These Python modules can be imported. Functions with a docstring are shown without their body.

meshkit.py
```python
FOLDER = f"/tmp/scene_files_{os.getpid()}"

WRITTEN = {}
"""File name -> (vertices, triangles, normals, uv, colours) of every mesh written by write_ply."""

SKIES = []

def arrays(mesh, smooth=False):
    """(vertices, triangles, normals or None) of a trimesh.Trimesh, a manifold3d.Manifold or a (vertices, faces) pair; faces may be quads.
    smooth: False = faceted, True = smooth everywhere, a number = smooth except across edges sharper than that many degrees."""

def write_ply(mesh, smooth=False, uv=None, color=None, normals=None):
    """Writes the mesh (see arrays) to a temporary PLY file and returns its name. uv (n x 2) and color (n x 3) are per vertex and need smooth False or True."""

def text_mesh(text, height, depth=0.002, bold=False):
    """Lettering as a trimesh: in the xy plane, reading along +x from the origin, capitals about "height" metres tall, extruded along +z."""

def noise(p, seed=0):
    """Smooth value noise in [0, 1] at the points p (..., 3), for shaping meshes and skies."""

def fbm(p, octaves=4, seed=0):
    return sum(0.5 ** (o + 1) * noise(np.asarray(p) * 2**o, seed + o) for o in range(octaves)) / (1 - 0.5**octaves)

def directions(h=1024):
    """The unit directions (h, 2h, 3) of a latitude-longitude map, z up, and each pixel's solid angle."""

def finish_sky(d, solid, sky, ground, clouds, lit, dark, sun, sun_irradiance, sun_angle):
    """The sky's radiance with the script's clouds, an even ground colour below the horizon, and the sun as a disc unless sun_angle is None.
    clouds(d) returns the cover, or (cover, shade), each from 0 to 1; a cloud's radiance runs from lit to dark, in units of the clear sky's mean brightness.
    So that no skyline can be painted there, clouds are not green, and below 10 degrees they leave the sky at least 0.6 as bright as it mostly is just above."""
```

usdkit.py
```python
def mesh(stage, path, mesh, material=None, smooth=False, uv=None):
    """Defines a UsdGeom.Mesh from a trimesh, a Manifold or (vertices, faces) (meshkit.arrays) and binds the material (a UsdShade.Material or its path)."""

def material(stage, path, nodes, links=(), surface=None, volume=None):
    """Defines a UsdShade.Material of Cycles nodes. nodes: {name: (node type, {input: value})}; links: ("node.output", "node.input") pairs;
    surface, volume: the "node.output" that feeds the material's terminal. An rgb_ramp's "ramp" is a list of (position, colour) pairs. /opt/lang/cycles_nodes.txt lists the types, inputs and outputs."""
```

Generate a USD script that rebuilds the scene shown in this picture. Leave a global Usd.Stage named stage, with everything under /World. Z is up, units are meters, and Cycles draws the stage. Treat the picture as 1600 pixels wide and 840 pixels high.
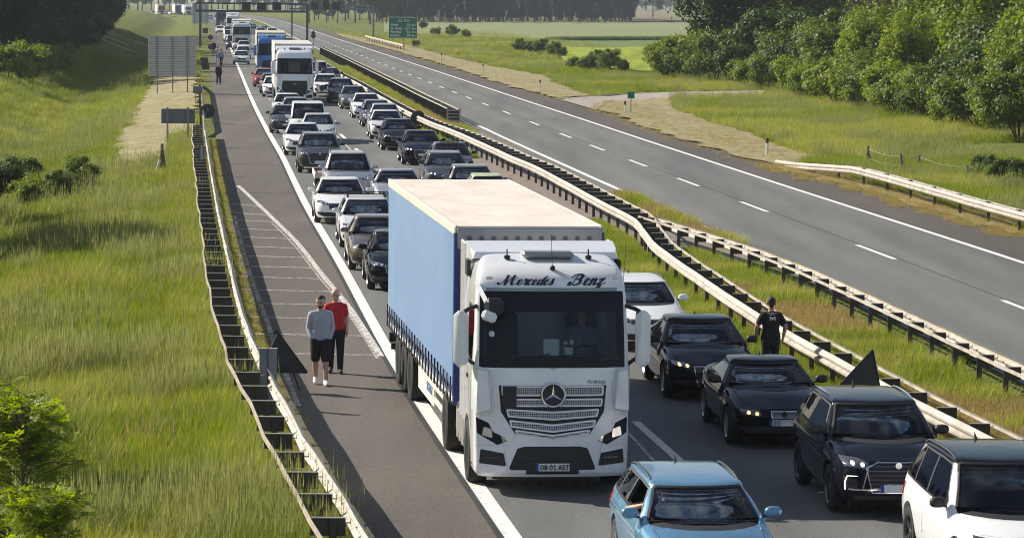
import math, random
import numpy as np, trimesh, manifold3d as m3, shapely
from shapely.geometry import Polygon, LineString, Point, MultiPolygon
from shapely import affinity
from shapely.ops import unary_union
import usdkit, meshkit
from pxr import Usd, UsdGeom, UsdShade, UsdLux, Gf, Sdf, Vt

random.seed(7); np.random.seed(7)
stage = Usd.Stage.CreateInMemory()
UsdGeom.SetStageUpAxis(stage, 'Z'); UsdGeom.SetStageMetersPerUnit(stage, 1.0)
UsdGeom.Xform.Define(stage, '/World'); UsdGeom.Scope.Define(stage, '/World/Looks')

# ---------------------------------------------------------------- camera: on an overpass 8.15 m above the motorway, long lens
FPX, EYE, PITCH, ROLL = 5100.0, 8.15, math.atan2(450, 5100), 0.010
EXPOSURE = 0.64
_f = np.array([0, math.cos(PITCH), -math.sin(PITCH)]); _u0 = np.array([0, math.sin(PITCH), math.cos(PITCH)]); _r0 = np.array([1.0, 0, 0])
_r = _r0 * math.cos(ROLL) + _u0 * math.sin(ROLL); _u = _u0 * math.cos(ROLL) - _r0 * math.sin(ROLL)
cam = UsdGeom.Camera.Define(stage, '/World/camera')
cam.CreateHorizontalApertureAttr(36.0); cam.CreateFocalLengthAttr(36.0 * FPX / 1600); cam.CreateClippingRangeAttr(Gf.Vec2f(1.0, 9000.0))
cam.CreateExposureAttr(EXPOSURE)
cam.AddTransformOp().Set(Gf.Matrix4d(*_r, 0, *_u, 0, *(-_f), 0, 0, 0, EYE, 1))
# ---------------------------------------------------------------- sky and sun
SUN_EL, SUN_TO = math.radians(32.0), np.array([-0.883, 0.469])
SUN_ROT = math.atan2(SUN_TO[0], SUN_TO[1])
dome = UsdLux.DomeLight.Define(stage, '/World/sky')
dome.GetPrim().SetCustomDataByKey('kind', 'structure')
sky_mat = usdkit.material(stage, '/World/Looks/sky_light', {
    's': ('sky_texture', {'sky_type': 'single_scattering', 'sun_disc': False, 'sun_elevation': SUN_EL, 'sun_rotation': SUN_ROT, 'aerosol_density': 1.2}),
    'tc': ('texture_coordinate', {}), 'mp': ('mapping', {'mapping_type': 'point', 'scale': (1.0, 1.0, 2.6)}),
    'n': ('noise_texture', {'scale': 3.2, 'detail': 7.0, 'roughness': 0.6}),
    'r': ('rgb_ramp', {'ramp': [(0.0, (0, 0, 0)), (0.5, (0, 0, 0)), (0.68, (0.8, 0.8, 0.8)), (1.0, (1, 1, 1))]}),
    'm': ('mix', {'mix_type': 'mix', 'color2': (5.5, 5.6, 5.9)}), 'b': ('background_shader', {'strength': 0.062})},
    [('tc.generated', 'mp.vector'), ('mp.vector', 'n.vector'), ('n.fac', 'r.fac'), ('r.color', 'm.fac'), ('s.color', 'm.color1'), ('m.color', 'b.color')], surface='b.background')
UsdShade.MaterialBindingAPI.Apply(dome.GetPrim()).Bind(sky_mat)
sun = UsdLux.DistantLight.Define(stage, '/World/sun')
sun.CreateIntensityAttr(1.25); sun.CreateAngleAttr(0.53); sun.CreateColorAttr(Gf.Vec3f(1.0, 0.93, 0.82)); sun.CreateNormalizeAttr(True)
_s = np.array([SUN_TO[0] * math.cos(SUN_EL), SUN_TO[1] * math.cos(SUN_EL), math.sin(SUN_EL)]); _s /= np.linalg.norm(_s)
_sx = np.cross([0, 0, 1.0], _s); _sx /= np.linalg.norm(_sx); _sy = np.cross(_s, _sx)
sun.AddTransformOp().Set(Gf.Matrix4d(*_sx, 0, *_sy, 0, *_s, 0, 0, 0, 60, 1))

# ---------------------------------------------------------------- helpers
_names = {}
def _free(parent, name):
    k = (parent, name); n = _names.get(k, -1) + 1; _names[k] = n
    return f'{parent}/{name}' + (f'_{n:03d}' if n else '')
def say(prim, label=None, cat=None, group=None, kind=None):
    for k, v in (('label', label), ('category', cat), ('group', group), ('kind', kind)):
        if v: prim.SetCustomDataByKey(k, v)
    return prim
def thing(name, label, cat, loc=(0, 0, 0), rotz=0.0, group=None, scale=None, rx=0.0, ry=0.0):
    x = UsdGeom.Xform.Define(stage, _free('/World', name))
    x.AddTranslateOp().Set(Gf.Vec3d(*map(float, loc))); x.AddRotateZOp().Set(math.degrees(rotz))
    if ry: x.AddRotateYOp().Set(math.degrees(ry))
    if rx: x.AddRotateXOp().Set(math.degrees(rx))
    if scale is not None: x.AddScaleOp().Set(Gf.Vec3f(*(np.ones(3) * scale)))
    say(x.GetPrim(), label, cat, group)
    return str(x.GetPath())
def part(parent, name, mesh, m, smooth=False, label=None, kind=None):
    p = _free(parent, name)
    o = usdkit.mesh(stage, p, mesh, m, smooth)
    say(o.GetPrim(), label, None, None, kind)
    return p
def struct(name, mesh, m, smooth=False, kind='structure', label=None, cat=None):
    o = usdkit.mesh(stage, _free('/World', name), mesh, m, smooth)
    say(o.GetPrim(), label, cat, None, kind)
    return str(o.GetPath())
def copy_of(src, name, label, cat, loc, rotz=0.0, group=None, scale=None):
    t = thing(name, label, cat, loc, rotz, group, scale)
    p = stage.GetPrimAtPath(t)
    p.GetReferences().AddInternalReference(src); p.SetInstanceable(True)
    return t
stage.CreateClassPrim('/Kinds')
def kind_of(name):
    p = _free('/Kinds', name)
    UsdGeom.Xform.Define(stage, p)
    return p

def box(x0, x1, y0, y1, z0, z1):
    m = trimesh.creation.box([x1 - x0, y1 - y0, z1 - z0]); m.apply_translation([(x0 + x1) / 2, (y0 + y1) / 2, (z0 + z1) / 2]); return m
def rbox(x0, x1, y0, y1, z0, z1, r=0.02):
    """a box with chamfered edges"""
    r = min(r, (x1 - x0) * .45, (y1 - y0) * .45, (z1 - z0) * .45); P = []
    for sx in (0, 1):
        for sy in (0, 1):
            for sz in (0, 1):
                c = np.array([(x0, x1)[sx], (y0, y1)[sy], (z0, z1)[sz]]); i = np.array([1 - 2 * sx, 1 - 2 * sy, 1 - 2 * sz]) * r
                for a in range(3):
                    q = i.copy(); q[a] = 0; P.append(c + q)
    return trimesh.convex.convex_hull(np.array(P))
def hull(pts): return trimesh.convex.convex_hull(np.array(pts, float))
def cat(*ms):
    ms = [m for g in ms for m in (g if isinstance(g, (list, tuple)) else [g])]
    return trimesh.util.concatenate([as_tri(m) for m in ms])
def as_tri(m):
    if isinstance(m, m3.Manifold):
        q = m.to_mesh(); return trimesh.Trimesh(q.vert_properties[:, :3], q.tri_verts, process=False)
    return m
def as_m3(t):
    t = t.copy(); t.merge_vertices()
    return m3.Manifold(m3.Mesh(np.asarray(t.vertices, np.float32), np.asarray(t.faces, np.uint32)))
def move(m, x=0, y=0, z=0): m = m.copy(); m.apply_translation([x, y, z]); return m
def tube(pts, r, n=8, cap=True):
    p = np.asarray(pts, float); r = np.broadcast_to(np.asarray(r, float), (len(p),))
    t = np.gradient(p, axis=0); t /= np.linalg.norm(t, axis=1, keepdims=True) + 1e-12
    a = np.cross(t, [0, 0, 1.0]); bad = np.linalg.norm(a, axis=1) < 0.2; a[bad] = np.cross(t[bad], [1.0, 0, 0]); a /= np.linalg.norm(a, axis=1, keepdims=True)
    for i in range(1, len(a)):
        if a[i] @ a[i - 1] < 0: a[i] *= -1
    b = np.cross(t, a); g = np.arange(n) * 2 * np.pi / n
    v = p[:, None] + r[:, None, None] * (np.cos(g)[None, :, None] * a[:, None] + np.sin(g)[None, :, None] * b[:, None])
    return grid_solid(v, cap)
def grid_solid(v, cap=True):
    """closed rings v (k, n, 3) joined into a skin, ends capped by a fan"""
    k, n = v.shape[:2]; F = []
    i, j = np.meshgrid(np.arange(k - 1), np.arange(n), indexing='ij'); j2 = (j + 1) % n
    q = np.stack([i * n + j, i * n + j2, (i + 1) * n + j2, (i + 1) * n + j], -1).reshape(-1, 4)
    F = np.vstack([q[:, [0, 1, 2]], q[:, [0, 2, 3]]]); V = v.reshape(-1, 3)
    if cap:
        c0, c1 = len(V), len(V) + 1; V = np.vstack([V, v[0].mean(0), v[-1].mean(0)]); J = np.arange(n); J2 = (J + 1) % n
        F = np.vstack([F, np.stack([np.full(n, c0), J2, J], 1), np.stack([np.full(n, c1), (k - 1) * n + J, (k - 1) * n + J2], 1)])
    m = trimesh.Trimesh(V, F, process=False)
    if m.is_watertight and m.volume < 0: m.invert()
    return m
def sheet(v):
    """open grid v (k, n, 3)"""
    k, n = v.shape[:2]; i, j = np.meshgrid(np.arange(k - 1), np.arange(n - 1), indexing='ij')
    q = np.stack([i * n + j, i * n + j + 1, (i + 1) * n + j + 1, (i + 1) * n + j], -1).reshape(-1, 4)
    m = trimesh.Trimesh(v.reshape(-1, 3), np.vstack([q[:, [0, 1, 2]], q[:, [0, 2, 3]]]), process=False)
    if m.face_normals[:, 2].sum() < 0: m.invert()
    return m
def prism(poly, d, axis='z', off=0.0):
    """polygon (list or shapely) extruded by d; axis z: (x,y)->z, y: (x,z)->y, x: (y,z)->x"""
    P = poly if hasattr(poly, 'geom_type') else Polygon(poly)
    P = P.buffer(0); G = list(getattr(P, 'geoms', [P]))
    m = trimesh.util.concatenate([trimesh.creation.extrude_polygon(g, d, engine='earcut') for g in G if g.area > 1e-9])
    v = np.array(m.vertices)
    if axis == 'y': v = v[:, [0, 2, 1]]; v[:, 1] += off; f = m.faces[:, ::-1]
    elif axis == 'x': v = v[:, [2, 0, 1]]; v[:, 0] += off; f = m.faces
    else: v[:, 2] += off; f = m.faces
    return trimesh.Trimesh(v, f, process=False)
def revolve(prof, n=24, axis='z'):
    """profile of (radius, height), closed loop or ending on the axis"""
    p = np.asarray(prof, float); g = np.arange(n) * 2 * np.pi / n
    v = np.stack([p[:, None, 0] * np.cos(g), p[:, None, 0] * np.sin(g), np.broadcast_to(p[:, None, 1], (len(p), n))], -1)
    m = grid_solid(v, True)
    if axis == 'x': m.apply_transform(trimesh.transformations.rotation_matrix(np.pi / 2, [0, 1, 0]))
    if axis == 'y': m.apply_transform(trimesh.transformations.rotation_matrix(-np.pi / 2, [1, 0, 0]))
    return m
def rot(m, ang, axis, at=(0, 0, 0)):
    m = m.copy(); m.apply_transform(trimesh.transformations.rotation_matrix(ang, axis, at)); return m
def spline(p, n=40):
    from scipy.interpolate import PchipInterpolator
    p = np.asarray(p, float); t = np.r_[0, np.cumsum(np.linalg.norm(np.diff(p, axis=0), axis=1))]
    return PchipInterpolator(t, p)(np.linspace(0, t[-1], n))
def curve(p):
    from scipy.interpolate import PchipInterpolator
    p = np.asarray(p, float); return PchipInterpolator(p[:, 0], p[:, 1], extrapolate=True)

# ---------------------------------------------------------------- where things stand: the road falls gently away beyond 180 m
def road_z(y):
    y = np.asarray(y, float); t = np.clip(y - 150, 0, None)
    return np.where(t < 60, -0.006 * t * t / 120, -0.006 * (t - 30))
def at(px, py, h=0.0):
    """the point at height h above the road's level that the survey sighted in that direction"""
    d = _f + (px - 800) / FPX * _r + (420 - py) / FPX * _u; z = h
    for _ in range(60):
        k = (z - EYE) / d[2] if d[2] < -1e-4 else 3000
        y = min(d[1] * k, 2600.0); z = 0.5 * z + 0.5 * (float(road_z(y)) + h)
    k = y / d[1]
    return np.array([d[0] * k, y, z])
# ---------------------------------------------------------------- materials
M = {}
def mat(name, color, rough=0.6, metal=0.0, vary=0.12, scale=3.0, bump=0.0, bscale=40.0, coat=0.0, color2=None, spec=0.5, world=False, detail=5.0, stretch=(1, 1, 1), aniso=None, contrast=0.25):
    """principled with procedural variation: noise between a darker and a lighter tone (or color and color2), fine bump"""
    c = np.array(color, float); c2 = np.array(color2, float) if color2 is not None else np.clip(c * (1 + vary), 0, 1)
    c1 = c if color2 is not None else c * (1 - vary)
    src = 'g.position' if world else 't.object'
    n = {'t': ('texture_coordinate', {}), 'g': ('geometry', {}), 'mp': ('mapping', {'mapping_type': 'point', 'scale': stretch}),
         'n': ('noise_texture', {'scale': scale, 'detail': detail, 'roughness': 0.62}),
         'r': ('rgb_ramp', {'ramp': [(0.5 - contrast, tuple(c1)), (0.5 + contrast, tuple(c2))]}),
         'p': ('principled_bsdf', {'roughness': rough, 'metallic': metal, 'coat_weight': coat, 'specular_ior_level': spec})}
    l = [(src, 'mp.vector'), ('mp.vector', 'n.vector'), ('n.fac', 'r.fac'), ('r.color', 'p.base_color')]
    if bump:
        n['bn'] = ('noise_texture', {'scale': bscale, 'detail': 4.0}); n['bu'] = ('bump', {'strength': min(1.0, bump), 'distance': 0.02})
        l += [('mp.vector', 'bn.vector'), ('bn.fac', 'bu.height'), ('bu.normal', 'p.normal')]
    M[name] = usdkit.material(stage, f'/World/Looks/{name}', n, l, surface='p.BSDF'); return M[name]

def layered(name, stops, scales, rough=0.9, bump=0.4, bscale=6.0, bdist=0.05, stretch=(1, 1, 1), spec=0.2, tracks=0.0, phase=0.0):
    """ground: two noises mixed, through a colour ramp"""
    n = {'g': ('geometry', {}), 'mp': ('mapping', {'mapping_type': 'point', 'scale': stretch}),
         'a': ('noise_texture', {'scale': scales[0], 'detail': 6.0, 'roughness': 0.65}), 'b': ('noise_texture', {'scale': scales[1], 'detail': 6.0, 'roughness': 0.7}),
         'x': ('mix_float', {'fac': 0.5}), 'r': ('rgb_ramp', {'ramp': stops}), 'c': ('noise_texture', {'scale': bscale, 'detail': 5.0}),
         'bu': ('bump', {'strength': bump, 'distance': bdist}), 'p': ('principled_bsdf', {'roughness': rough, 'specular_ior_level': spec})}
    l = [('g.position', 'mp.vector'), ('mp.vector', 'a.vector'), ('mp.vector', 'b.vector'), ('a.fac', 'x.a'), ('b.fac', 'x.b'), ('x.result', 'r.fac'), ('r.color', 'p.base_color'),
         ('g.position', 'c.vector'), ('c.fac', 'bu.height'), ('bu.normal', 'p.normal')]
    if tracks:      # darker wheel tracks and stray stains along the lanes
        n.update({'sx': ('separate_xyz', {}), 'my': ('math', {'math_type': 'multiply_add', 'value2': 0.0895}), 'sc': ('math', {'math_type': 'multiply_add', 'value2': 2 * math.pi / 1.875, 'value3': phase}), 'sn': ('math', {'math_type': 'sine'}),
            'mr': ('map_range', {'from_min': -1.0, 'from_max': 1.0, 'to_min': 1.0 - tracks, 'to_max': 1.0 + tracks}), 'st': ('noise_texture', {'scale': .6, 'detail': 7.0, 'roughness': .75}), 'sm': ('map_range', {'from_min': .28, 'from_max': .48, 'to_min': .88, 'to_max': 1.0, 'clamp': True}), 'mm': ('math', {'math_type': 'multiply'}), 'mc': ('mix', {'mix_type': 'multiply', 'fac': 1.0})})
        l = [q for q in l if q != ('r.color', 'p.base_color')] + [('g.position', 'sx.vector'), ('sx.y', 'my.value1'), ('sx.x', 'my.value3'), ('my.value', 'sc.value1'), ('sc.value', 'sn.value1'), ('sn.value', 'mr.value'), ('mp.vector', 'st.vector'), ('st.fac', 'sm.value'), ('mr.result', 'mm.value1'), ('sm.result', 'mm.value2'), ('r.color', 'mc.color1'), ('mm.value', 'mc.color2'), ('mc.color', 'p.base_color')]
    M[name] = usdkit.material(stage, f'/World/Looks/{name}', n, l, surface='p.BSDF'); return M[name]

layered('asphalt_lane', [(0.36, (.092, .094, .090)), (0.5, (.134, .135, .128)), (0.64, (.182, .181, .170))], (.30, 42), .75, .35, 90, .012, stretch=(1, .08, 1), spec=.35, tracks=.07, phase=1.2)
layered('asphalt_shoulder', [(0.36, (.070, .061, .053)), (0.5, (.106, .092, .079)), (0.64, (.150, .130, .109))], (.35, 38), .85, .4, 70, .012, stretch=(1, .1, 1), spec=.3)
layered('asphalt_far_shoulder', [(0.36, (.062, .053, .046)), (0.5, (.086, .074, .064)), (0.64, (.115, .10, .085))], (.35, 40), .85, .4, 70, .012, stretch=(1, .1, 1), spec=.3)
layered('gravel', [(0.3, (.15, .125, .105)), (0.5, (.24, .20, .17)), (0.7, (.34, .29, .25))], (2.5, 30), .95, .7, 30, .04)
layered('soil_grass', [(0.30, (.060, .075, .014)), (0.45, (.110, .130, .020)), (0.6, (.155, .175, .030)), (0.75, (.22, .22, .060))], (.35, 9), .95, .8, 12, .15)
layered('dry_grass', [(0.36, (.15, .155, .055)), (0.5, (.30, .255, .135)), (0.64, (.43, .37, .24))], (.8, 9), .95, .5, 18, .06)
layered('green_crop', [(0.3, (.095, .140, .035)), (0.5, (.125, .175, .05)), (0.7, (.16, .205, .07))], (.02, .5), .95, .4, 2, .1)
layered('pale_crop', [(0.3, (.16, .19, .075)), (0.5, (.20, .225, .10)), (0.7, (.24, .255, .12))], (.015, .4), .95, .4, 2, .1)
layered('bright_crop', [(0.3, (.19, .25, .022)), (0.5, (.26, .32, .03)), (0.7, (.34, .38, .045))], (.06, .5), .95, .5, 1, .2)
layered('brown_field', [(0.3, (.13, .12, .07)), (0.5, (.18, .16, .09)), (0.7, (.22, .19, .11))], (.02, .3), .95, .4, 2, .1)
layered('pale_road', [(0.3, (.27, .235, .20)), (0.5, (.34, .30, .26)), (0.7, (.42, .38, .33))], (.5, 20), .95, .4, 30, .02)
layered('concrete', [(0.3, (.22, .20, .18)), (0.5, (.30, .28, .25)), (0.7, (.38, .35, .32))], (.6, 14), .9, .3, 20, .02)
def worn(name, paint, ground, at_, scale):
    n = {'g': ('geometry', {}), 'n': ('noise_texture', {'scale': scale, 'detail': 6.0, 'roughness': 0.7}), 'r': ('rgb_ramp', {'ramp': [(at_ - .07, (0, 0, 0)), (at_ + .07, (1, 1, 1))]}),
         'm': ('mix', {'mix_type': 'mix', 'color1': ground, 'color2': paint}), 'p': ('principled_bsdf', {'roughness': .75, 'specular_ior_level': .3})}
    M[name] = usdkit.material(stage, f'/World/Looks/{name}', n, [('g.position', 'n.vector'), ('n.fac', 'r.fac'), ('r.color', 'm.fac'), ('m.color', 'p.base_color')], surface='p.BSDF')
worn('road_paint', (.74, .72, .68), (.40, .385, .36), .38, 4.0)
worn('thin_paint', (.72, .70, .65), (.18, .165, .15), .49, 9.0)
worn('old_paint', (.52, .48, .43), (.15, .13, .115), .50, 7.0)
mat('tar_seam', (.030, .028, .026), .6, vary=.3, world=True)
mat('galvanised', (.43, .39, .335), .6, .2, .34, 2.3, .2, 20, color2=None, world=True)
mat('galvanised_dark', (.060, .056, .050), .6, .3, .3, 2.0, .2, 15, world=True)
mat('lit_flange_steel', (.32, .30, .27), .5, .3, .2, 3.0, world=True)  # lighter than the dark brackets: their sunlit top edge painted into the colour
mat('rusty_rail', (.42, .35, .27), .6, .2, .3, 2.0, .2, 15, world=True)
mat('sign_back', (.30, .31, .32), .5, .4, .10, 1.5)
mat('sign_back_dark', (.035, .036, .036), .55, .0, .25, 3.0)
mat('sign_grey_blue', (.12, .13, .145), .5, .2, .2, 2.0)
mat('steel_grey', (.20, .22, .24), .5, .4, .15, 1.5)
mat('gantry_steel', (.085, .095, .11), .5, .4, .15, 1.0)
mat('sign_green', (.005, .165, .105), .45, 0, .06, 2.0)
mat('sign_white', (.75, .77, .74), .5, 0, .05, 2.0)
mat('black_box', (.012, .012, .014), .5, 0, .2, 3.0)
mat('plastic_black', (.018, .018, .019), .55, 0, .25, 4.0, .1, 60)
mat('post_white', (.72, .70, .66), .55, 0, .08, 4.0)
mat('wood_post', (.13, .105, .08), .9, 0, .35, 6.0, .5, 25, stretch=(1, 1, .15))
mat('wire_grey', (.25, .24, .22), .5, .5)
mat('bark', (.075, .058, .042), .95, 0, .4, 6.0, .8, 14, stretch=(1, 1, .2))
mat('rubber', (.017, .017, .017), .85, 0, .25, 5.0, .3, 50)
mat('alloy', (.56, .56, .57), .32, .9, .08, 3.0)
mat('alloy_dark', (.09, .09, .095), .35, .8, .1, 3.0)
mat('chrome', (.80, .80, .82), .14, 1.0, .03, 3.0)
mat('lamp_housing', (.12, .125, .14), .12, .6, .15, 9.0, coat=1.0)
mat('lamp_bright', (.78, .79, .82), .12, .7, .05, 9.0, coat=1.0)
mat('amber', (.55, .16, .02), .2, 0, .1, 9.0, coat=.6)
mat('tail_red', (.35, .012, .010), .2, 0, .1, 9.0, coat=.6)
mat('cabin_dark', (.022, .022, .024), .8, 0, .2, 5.0)
mat('seat_cloth', (.045, .045, .05), .9, 0, .2, 8.0)
mat('plate_white', (.72, .72, .72), .45, 0, .04, 6.0)
mat('plate_blue', (.01, .05, .30), .45, 0, .04, 6.0)
mat('plate_text', (.015, .015, .018), .5)
def lamp(name, color, strength):
    M[name] = usdkit.material(stage, f'/World/Looks/{name}', {'e': ('emission', {'color': color, 'strength': strength})}, surface='e.emission')
lamp('lamp_lit_white', (1.0, .97, .92), 1.1); lamp('lamp_lit_warm', (1.0, .70, .34), 1.0)
def glass(name, tint, refl=1.0, ior=1.42):
    M[name] = usdkit.material(stage, f'/World/Looks/{name}', {'f': ('fresnel', {'IOR': ior}), 'a': ('transparent_bsdf', {'color': tint}),
        'b': ('glossy_bsdf', {'color': (refl, refl, refl * 1.02), 'roughness': 0.02}), 'x': ('mix_closure', {})},
        [('f.fac', 'x.fac'), ('a.BSDF', 'x.closure1'), ('b.BSDF', 'x.closure2')], surface='x.closure')
glass('windscreen', (.62, .66, .66)); glass('windscreen_dark', (.74, .78, .80), ior=1.30); glass('tinted_glass', (.16, .18, .19))
def paint(name, color, metal=.0, flake=.0, rough=.35, base=.5, cior=1.5):
    """car paint: a base with slight flake and dirt under a clear coat"""
    c = np.array(color, float)
    M[name] = usdkit.material(stage, f'/World/Looks/{name}', {'t': ('texture_coordinate', {}), 'n': ('noise_texture', {'scale': 2.2, 'detail': 6.0, 'roughness': .7}),
        'r': ('rgb_ramp', {'ramp': [(.3, tuple(c * .90)), (.7, tuple(np.clip(c * 1.05, 0, 1)))]}), 'd': ('noise_texture', {'scale': 7.0, 'detail': 5.0}),
        'rr': ('map_range', {'from_min': .3, 'from_max': .7, 'to_min': .04, 'to_max': .12, 'clamp': True}),
        'p': ('principled_bsdf', {'roughness': rough, 'metallic': metal, 'coat_weight': 1.0, 'coat_roughness': .05, 'specular_ior_level': base, 'coat_ior': cior})},
        [('t.object', 'n.vector'), ('n.fac', 'r.fac'), ('r.color', 'p.base_color'), ('t.object', 'd.vector'), ('d.fac', 'rr.value'), ('rr.result', 'p.coat_roughness')], surface='p.BSDF')
    return M[name]
for n_, c_, mt in (('white', (.86, .86, .85), 0), ('pearl', (.70, .71, .72), .15), ('silver', (.48, .49, .51), .7), ('grey', (.17, .175, .19), .6), ('dark_grey', (.045, .046, .052), .3),
                   ('black', (.004, .004, .005), .0), ('ink', (.006, .007, .012), .1), ('brown', (.16, .125, .095), .6), ('sky_blue', (.125, .30, .47), .5), ('navy', (.02, .035, .09), .3),
                   ('violet', (.09, .07, .14), .5), ('lime', (.60, .68, .30), .1), ('red', (.42, .03, .025), .1), ('truck_white', (.80, .81, .82), 0), ('truck_blue', (.03, .16, .42), .2)):
    paint('paint_' + n_, c_, mt, base=.0 if max(c_) < .03 else (.1 if max(c_) < .1 else .4), cior=1.30 if max(c_) < .03 else (1.38 if max(c_) < .1 else 1.5))
def leafy(name, a, b, c, trans=.35, hue=.0, scale=.7):
    n = {'g': ('geometry', {}), 'o': ('object_info', {}), 'n': ('noise_texture', {'scale': scale, 'detail': 3.0}), 'w': ('geometry', {}), 'x': ('mix_float', {'fac': .45}),
         'r': ('rgb_ramp', {'ramp': [(.22, a), (.5, b), (.8, c)]}), 'd': ('principled_bsdf', {'roughness': .55, 'specular_ior_level': .35}), 't': ('translucent_bsdf', {}),
         'h': ('hsv', {'saturation': 1.1, 'value': 1.5}), 'm': ('mix_closure', {'fac': trans})}
    M[name] = usdkit.material(stage, f'/World/Looks/{name}', n, [('g.position', 'n.vector'), ('n.fac', 'x.a'), ('g.random_per_island', 'x.b'), ('x.result', 'r.fac'), ('r.color', 'd.base_color'), ('r.color', 'h.color'),
        ('h.color', 't.color'), ('d.BSDF', 'm.closure1'), ('t.BSDF', 'm.closure2')], surface='m.closure')
leafy('leaf_dark', (.045, .080, .012), (.105, .17, .028), (.21, .30, .06), .30)
leafy('leaf_mid', (.085, .125, .014), (.20, .275, .036), (.36, .44, .08), .32)
leafy('leaf_light', (.14, .19, .016), (.32, .395, .036), (.50, .56, .09), .36)
leafy('leaf_willow', (.15, .165, .072), (.26, .275, .135), (.40, .41, .23), .28)
leafy('leaf_forest', (.030, .050, .016), (.055, .085, .026), (.10, .14, .045), .25)
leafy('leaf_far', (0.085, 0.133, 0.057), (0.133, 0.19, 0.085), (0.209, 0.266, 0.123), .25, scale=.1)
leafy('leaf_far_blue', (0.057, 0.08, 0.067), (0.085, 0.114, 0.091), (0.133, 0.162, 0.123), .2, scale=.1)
leafy('leaf_yellow', (.15, .20, .016), (.29, .36, .03), (.46, .51, .065), .35)
leafy('blade_green', (.165, .205, .014), (.25, .305, .023), (.38, .43, .055), .42, scale=.35)
leafy('blade_yellow', (.27, .28, .05), (.38, .385, .085), (.50, .49, .16), .42, scale=.5)
leafy('blade_straw', (0.312, 0.237, 0.088), (0.45, 0.35, 0.138), (0.575, 0.475, 0.225), .3, scale=.5)
leafy('seed_heads', (.22, .235, .075), (.32, .33, .12), (.44, .43, .20), .35, scale=.5)
# ---------------------------------------------------------------- the setting: terrain, carriageways, verges, fields
ROAD_YAW = math.atan(0.0895)
SL = 0.0895                                   # the motorway runs 5.1 degrees to the left of the view: off = x + SL * y
LE = curve([(10, 5.6), (30, 4.9), (48, 4.29), (56, 4.06), (69, 3.74), (92, 3.46), (120, 3.05), (149, 2.82), (172, 2.53), (209, 2.22), (300, 1.85), (423, 1.42), (600, .67), (757, .25), (938, -.6), (1206, -4.3), (1350, -12), (1500, -32), (1700, -72), (2000, -150), (2600, -330)])
C = curve([(10, 25.4), (48, 24.6), (96, 23.72), (120, 23.1), (140, 22.6), (176, 21.9), (209, 21.65), (300, 21.4), (423, 21.02), (600, 20.3), (757, 19.9), (938, 19.1), (1206, 15.5), (1350, 8), (1500, -12), (1700, -52), (2000, -130), (2600, -310)])
LO = curve([(10, 4.3), (30, 3.3), (47, 2.25), (61, 1.36), (74, 1.02), (91, .62), (120, .2), (171, -.3), (300, -1.0), (600, -2.0), (938, -3.4), (1206, -7.2), (1350, -15), (1500, -35), (1700, -75), (2000, -153), (2600, -333)])
X = lambda off, y: np.asarray(off) - SL * np.asarray(y)
YS = np.unique(np.concatenate([np.arange(12, 60, 4.), np.arange(60, 300, 5.), np.arange(300, 800, 20.), np.arange(800, 2600, 40.), [2600, 3200, 4200, 6000]]))
def lcl(y): return np.clip(y, 10, 2600)
LPROF = ([-1, 0, 1.5, 4, 7, 9.5, 12, 15, 20, 40, 200], [-.03, -.03, -.10, -.40, -1.0, -1.4, -.7, .5, 1.5, 2.2, 2.5])
RPROF = ([-1, 0, 2, 6, 12, 25, 120, 400, 2000], [-.03, -.03, -.10, -.40, -.35, 0., -.2, -.6, -1.0])
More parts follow.
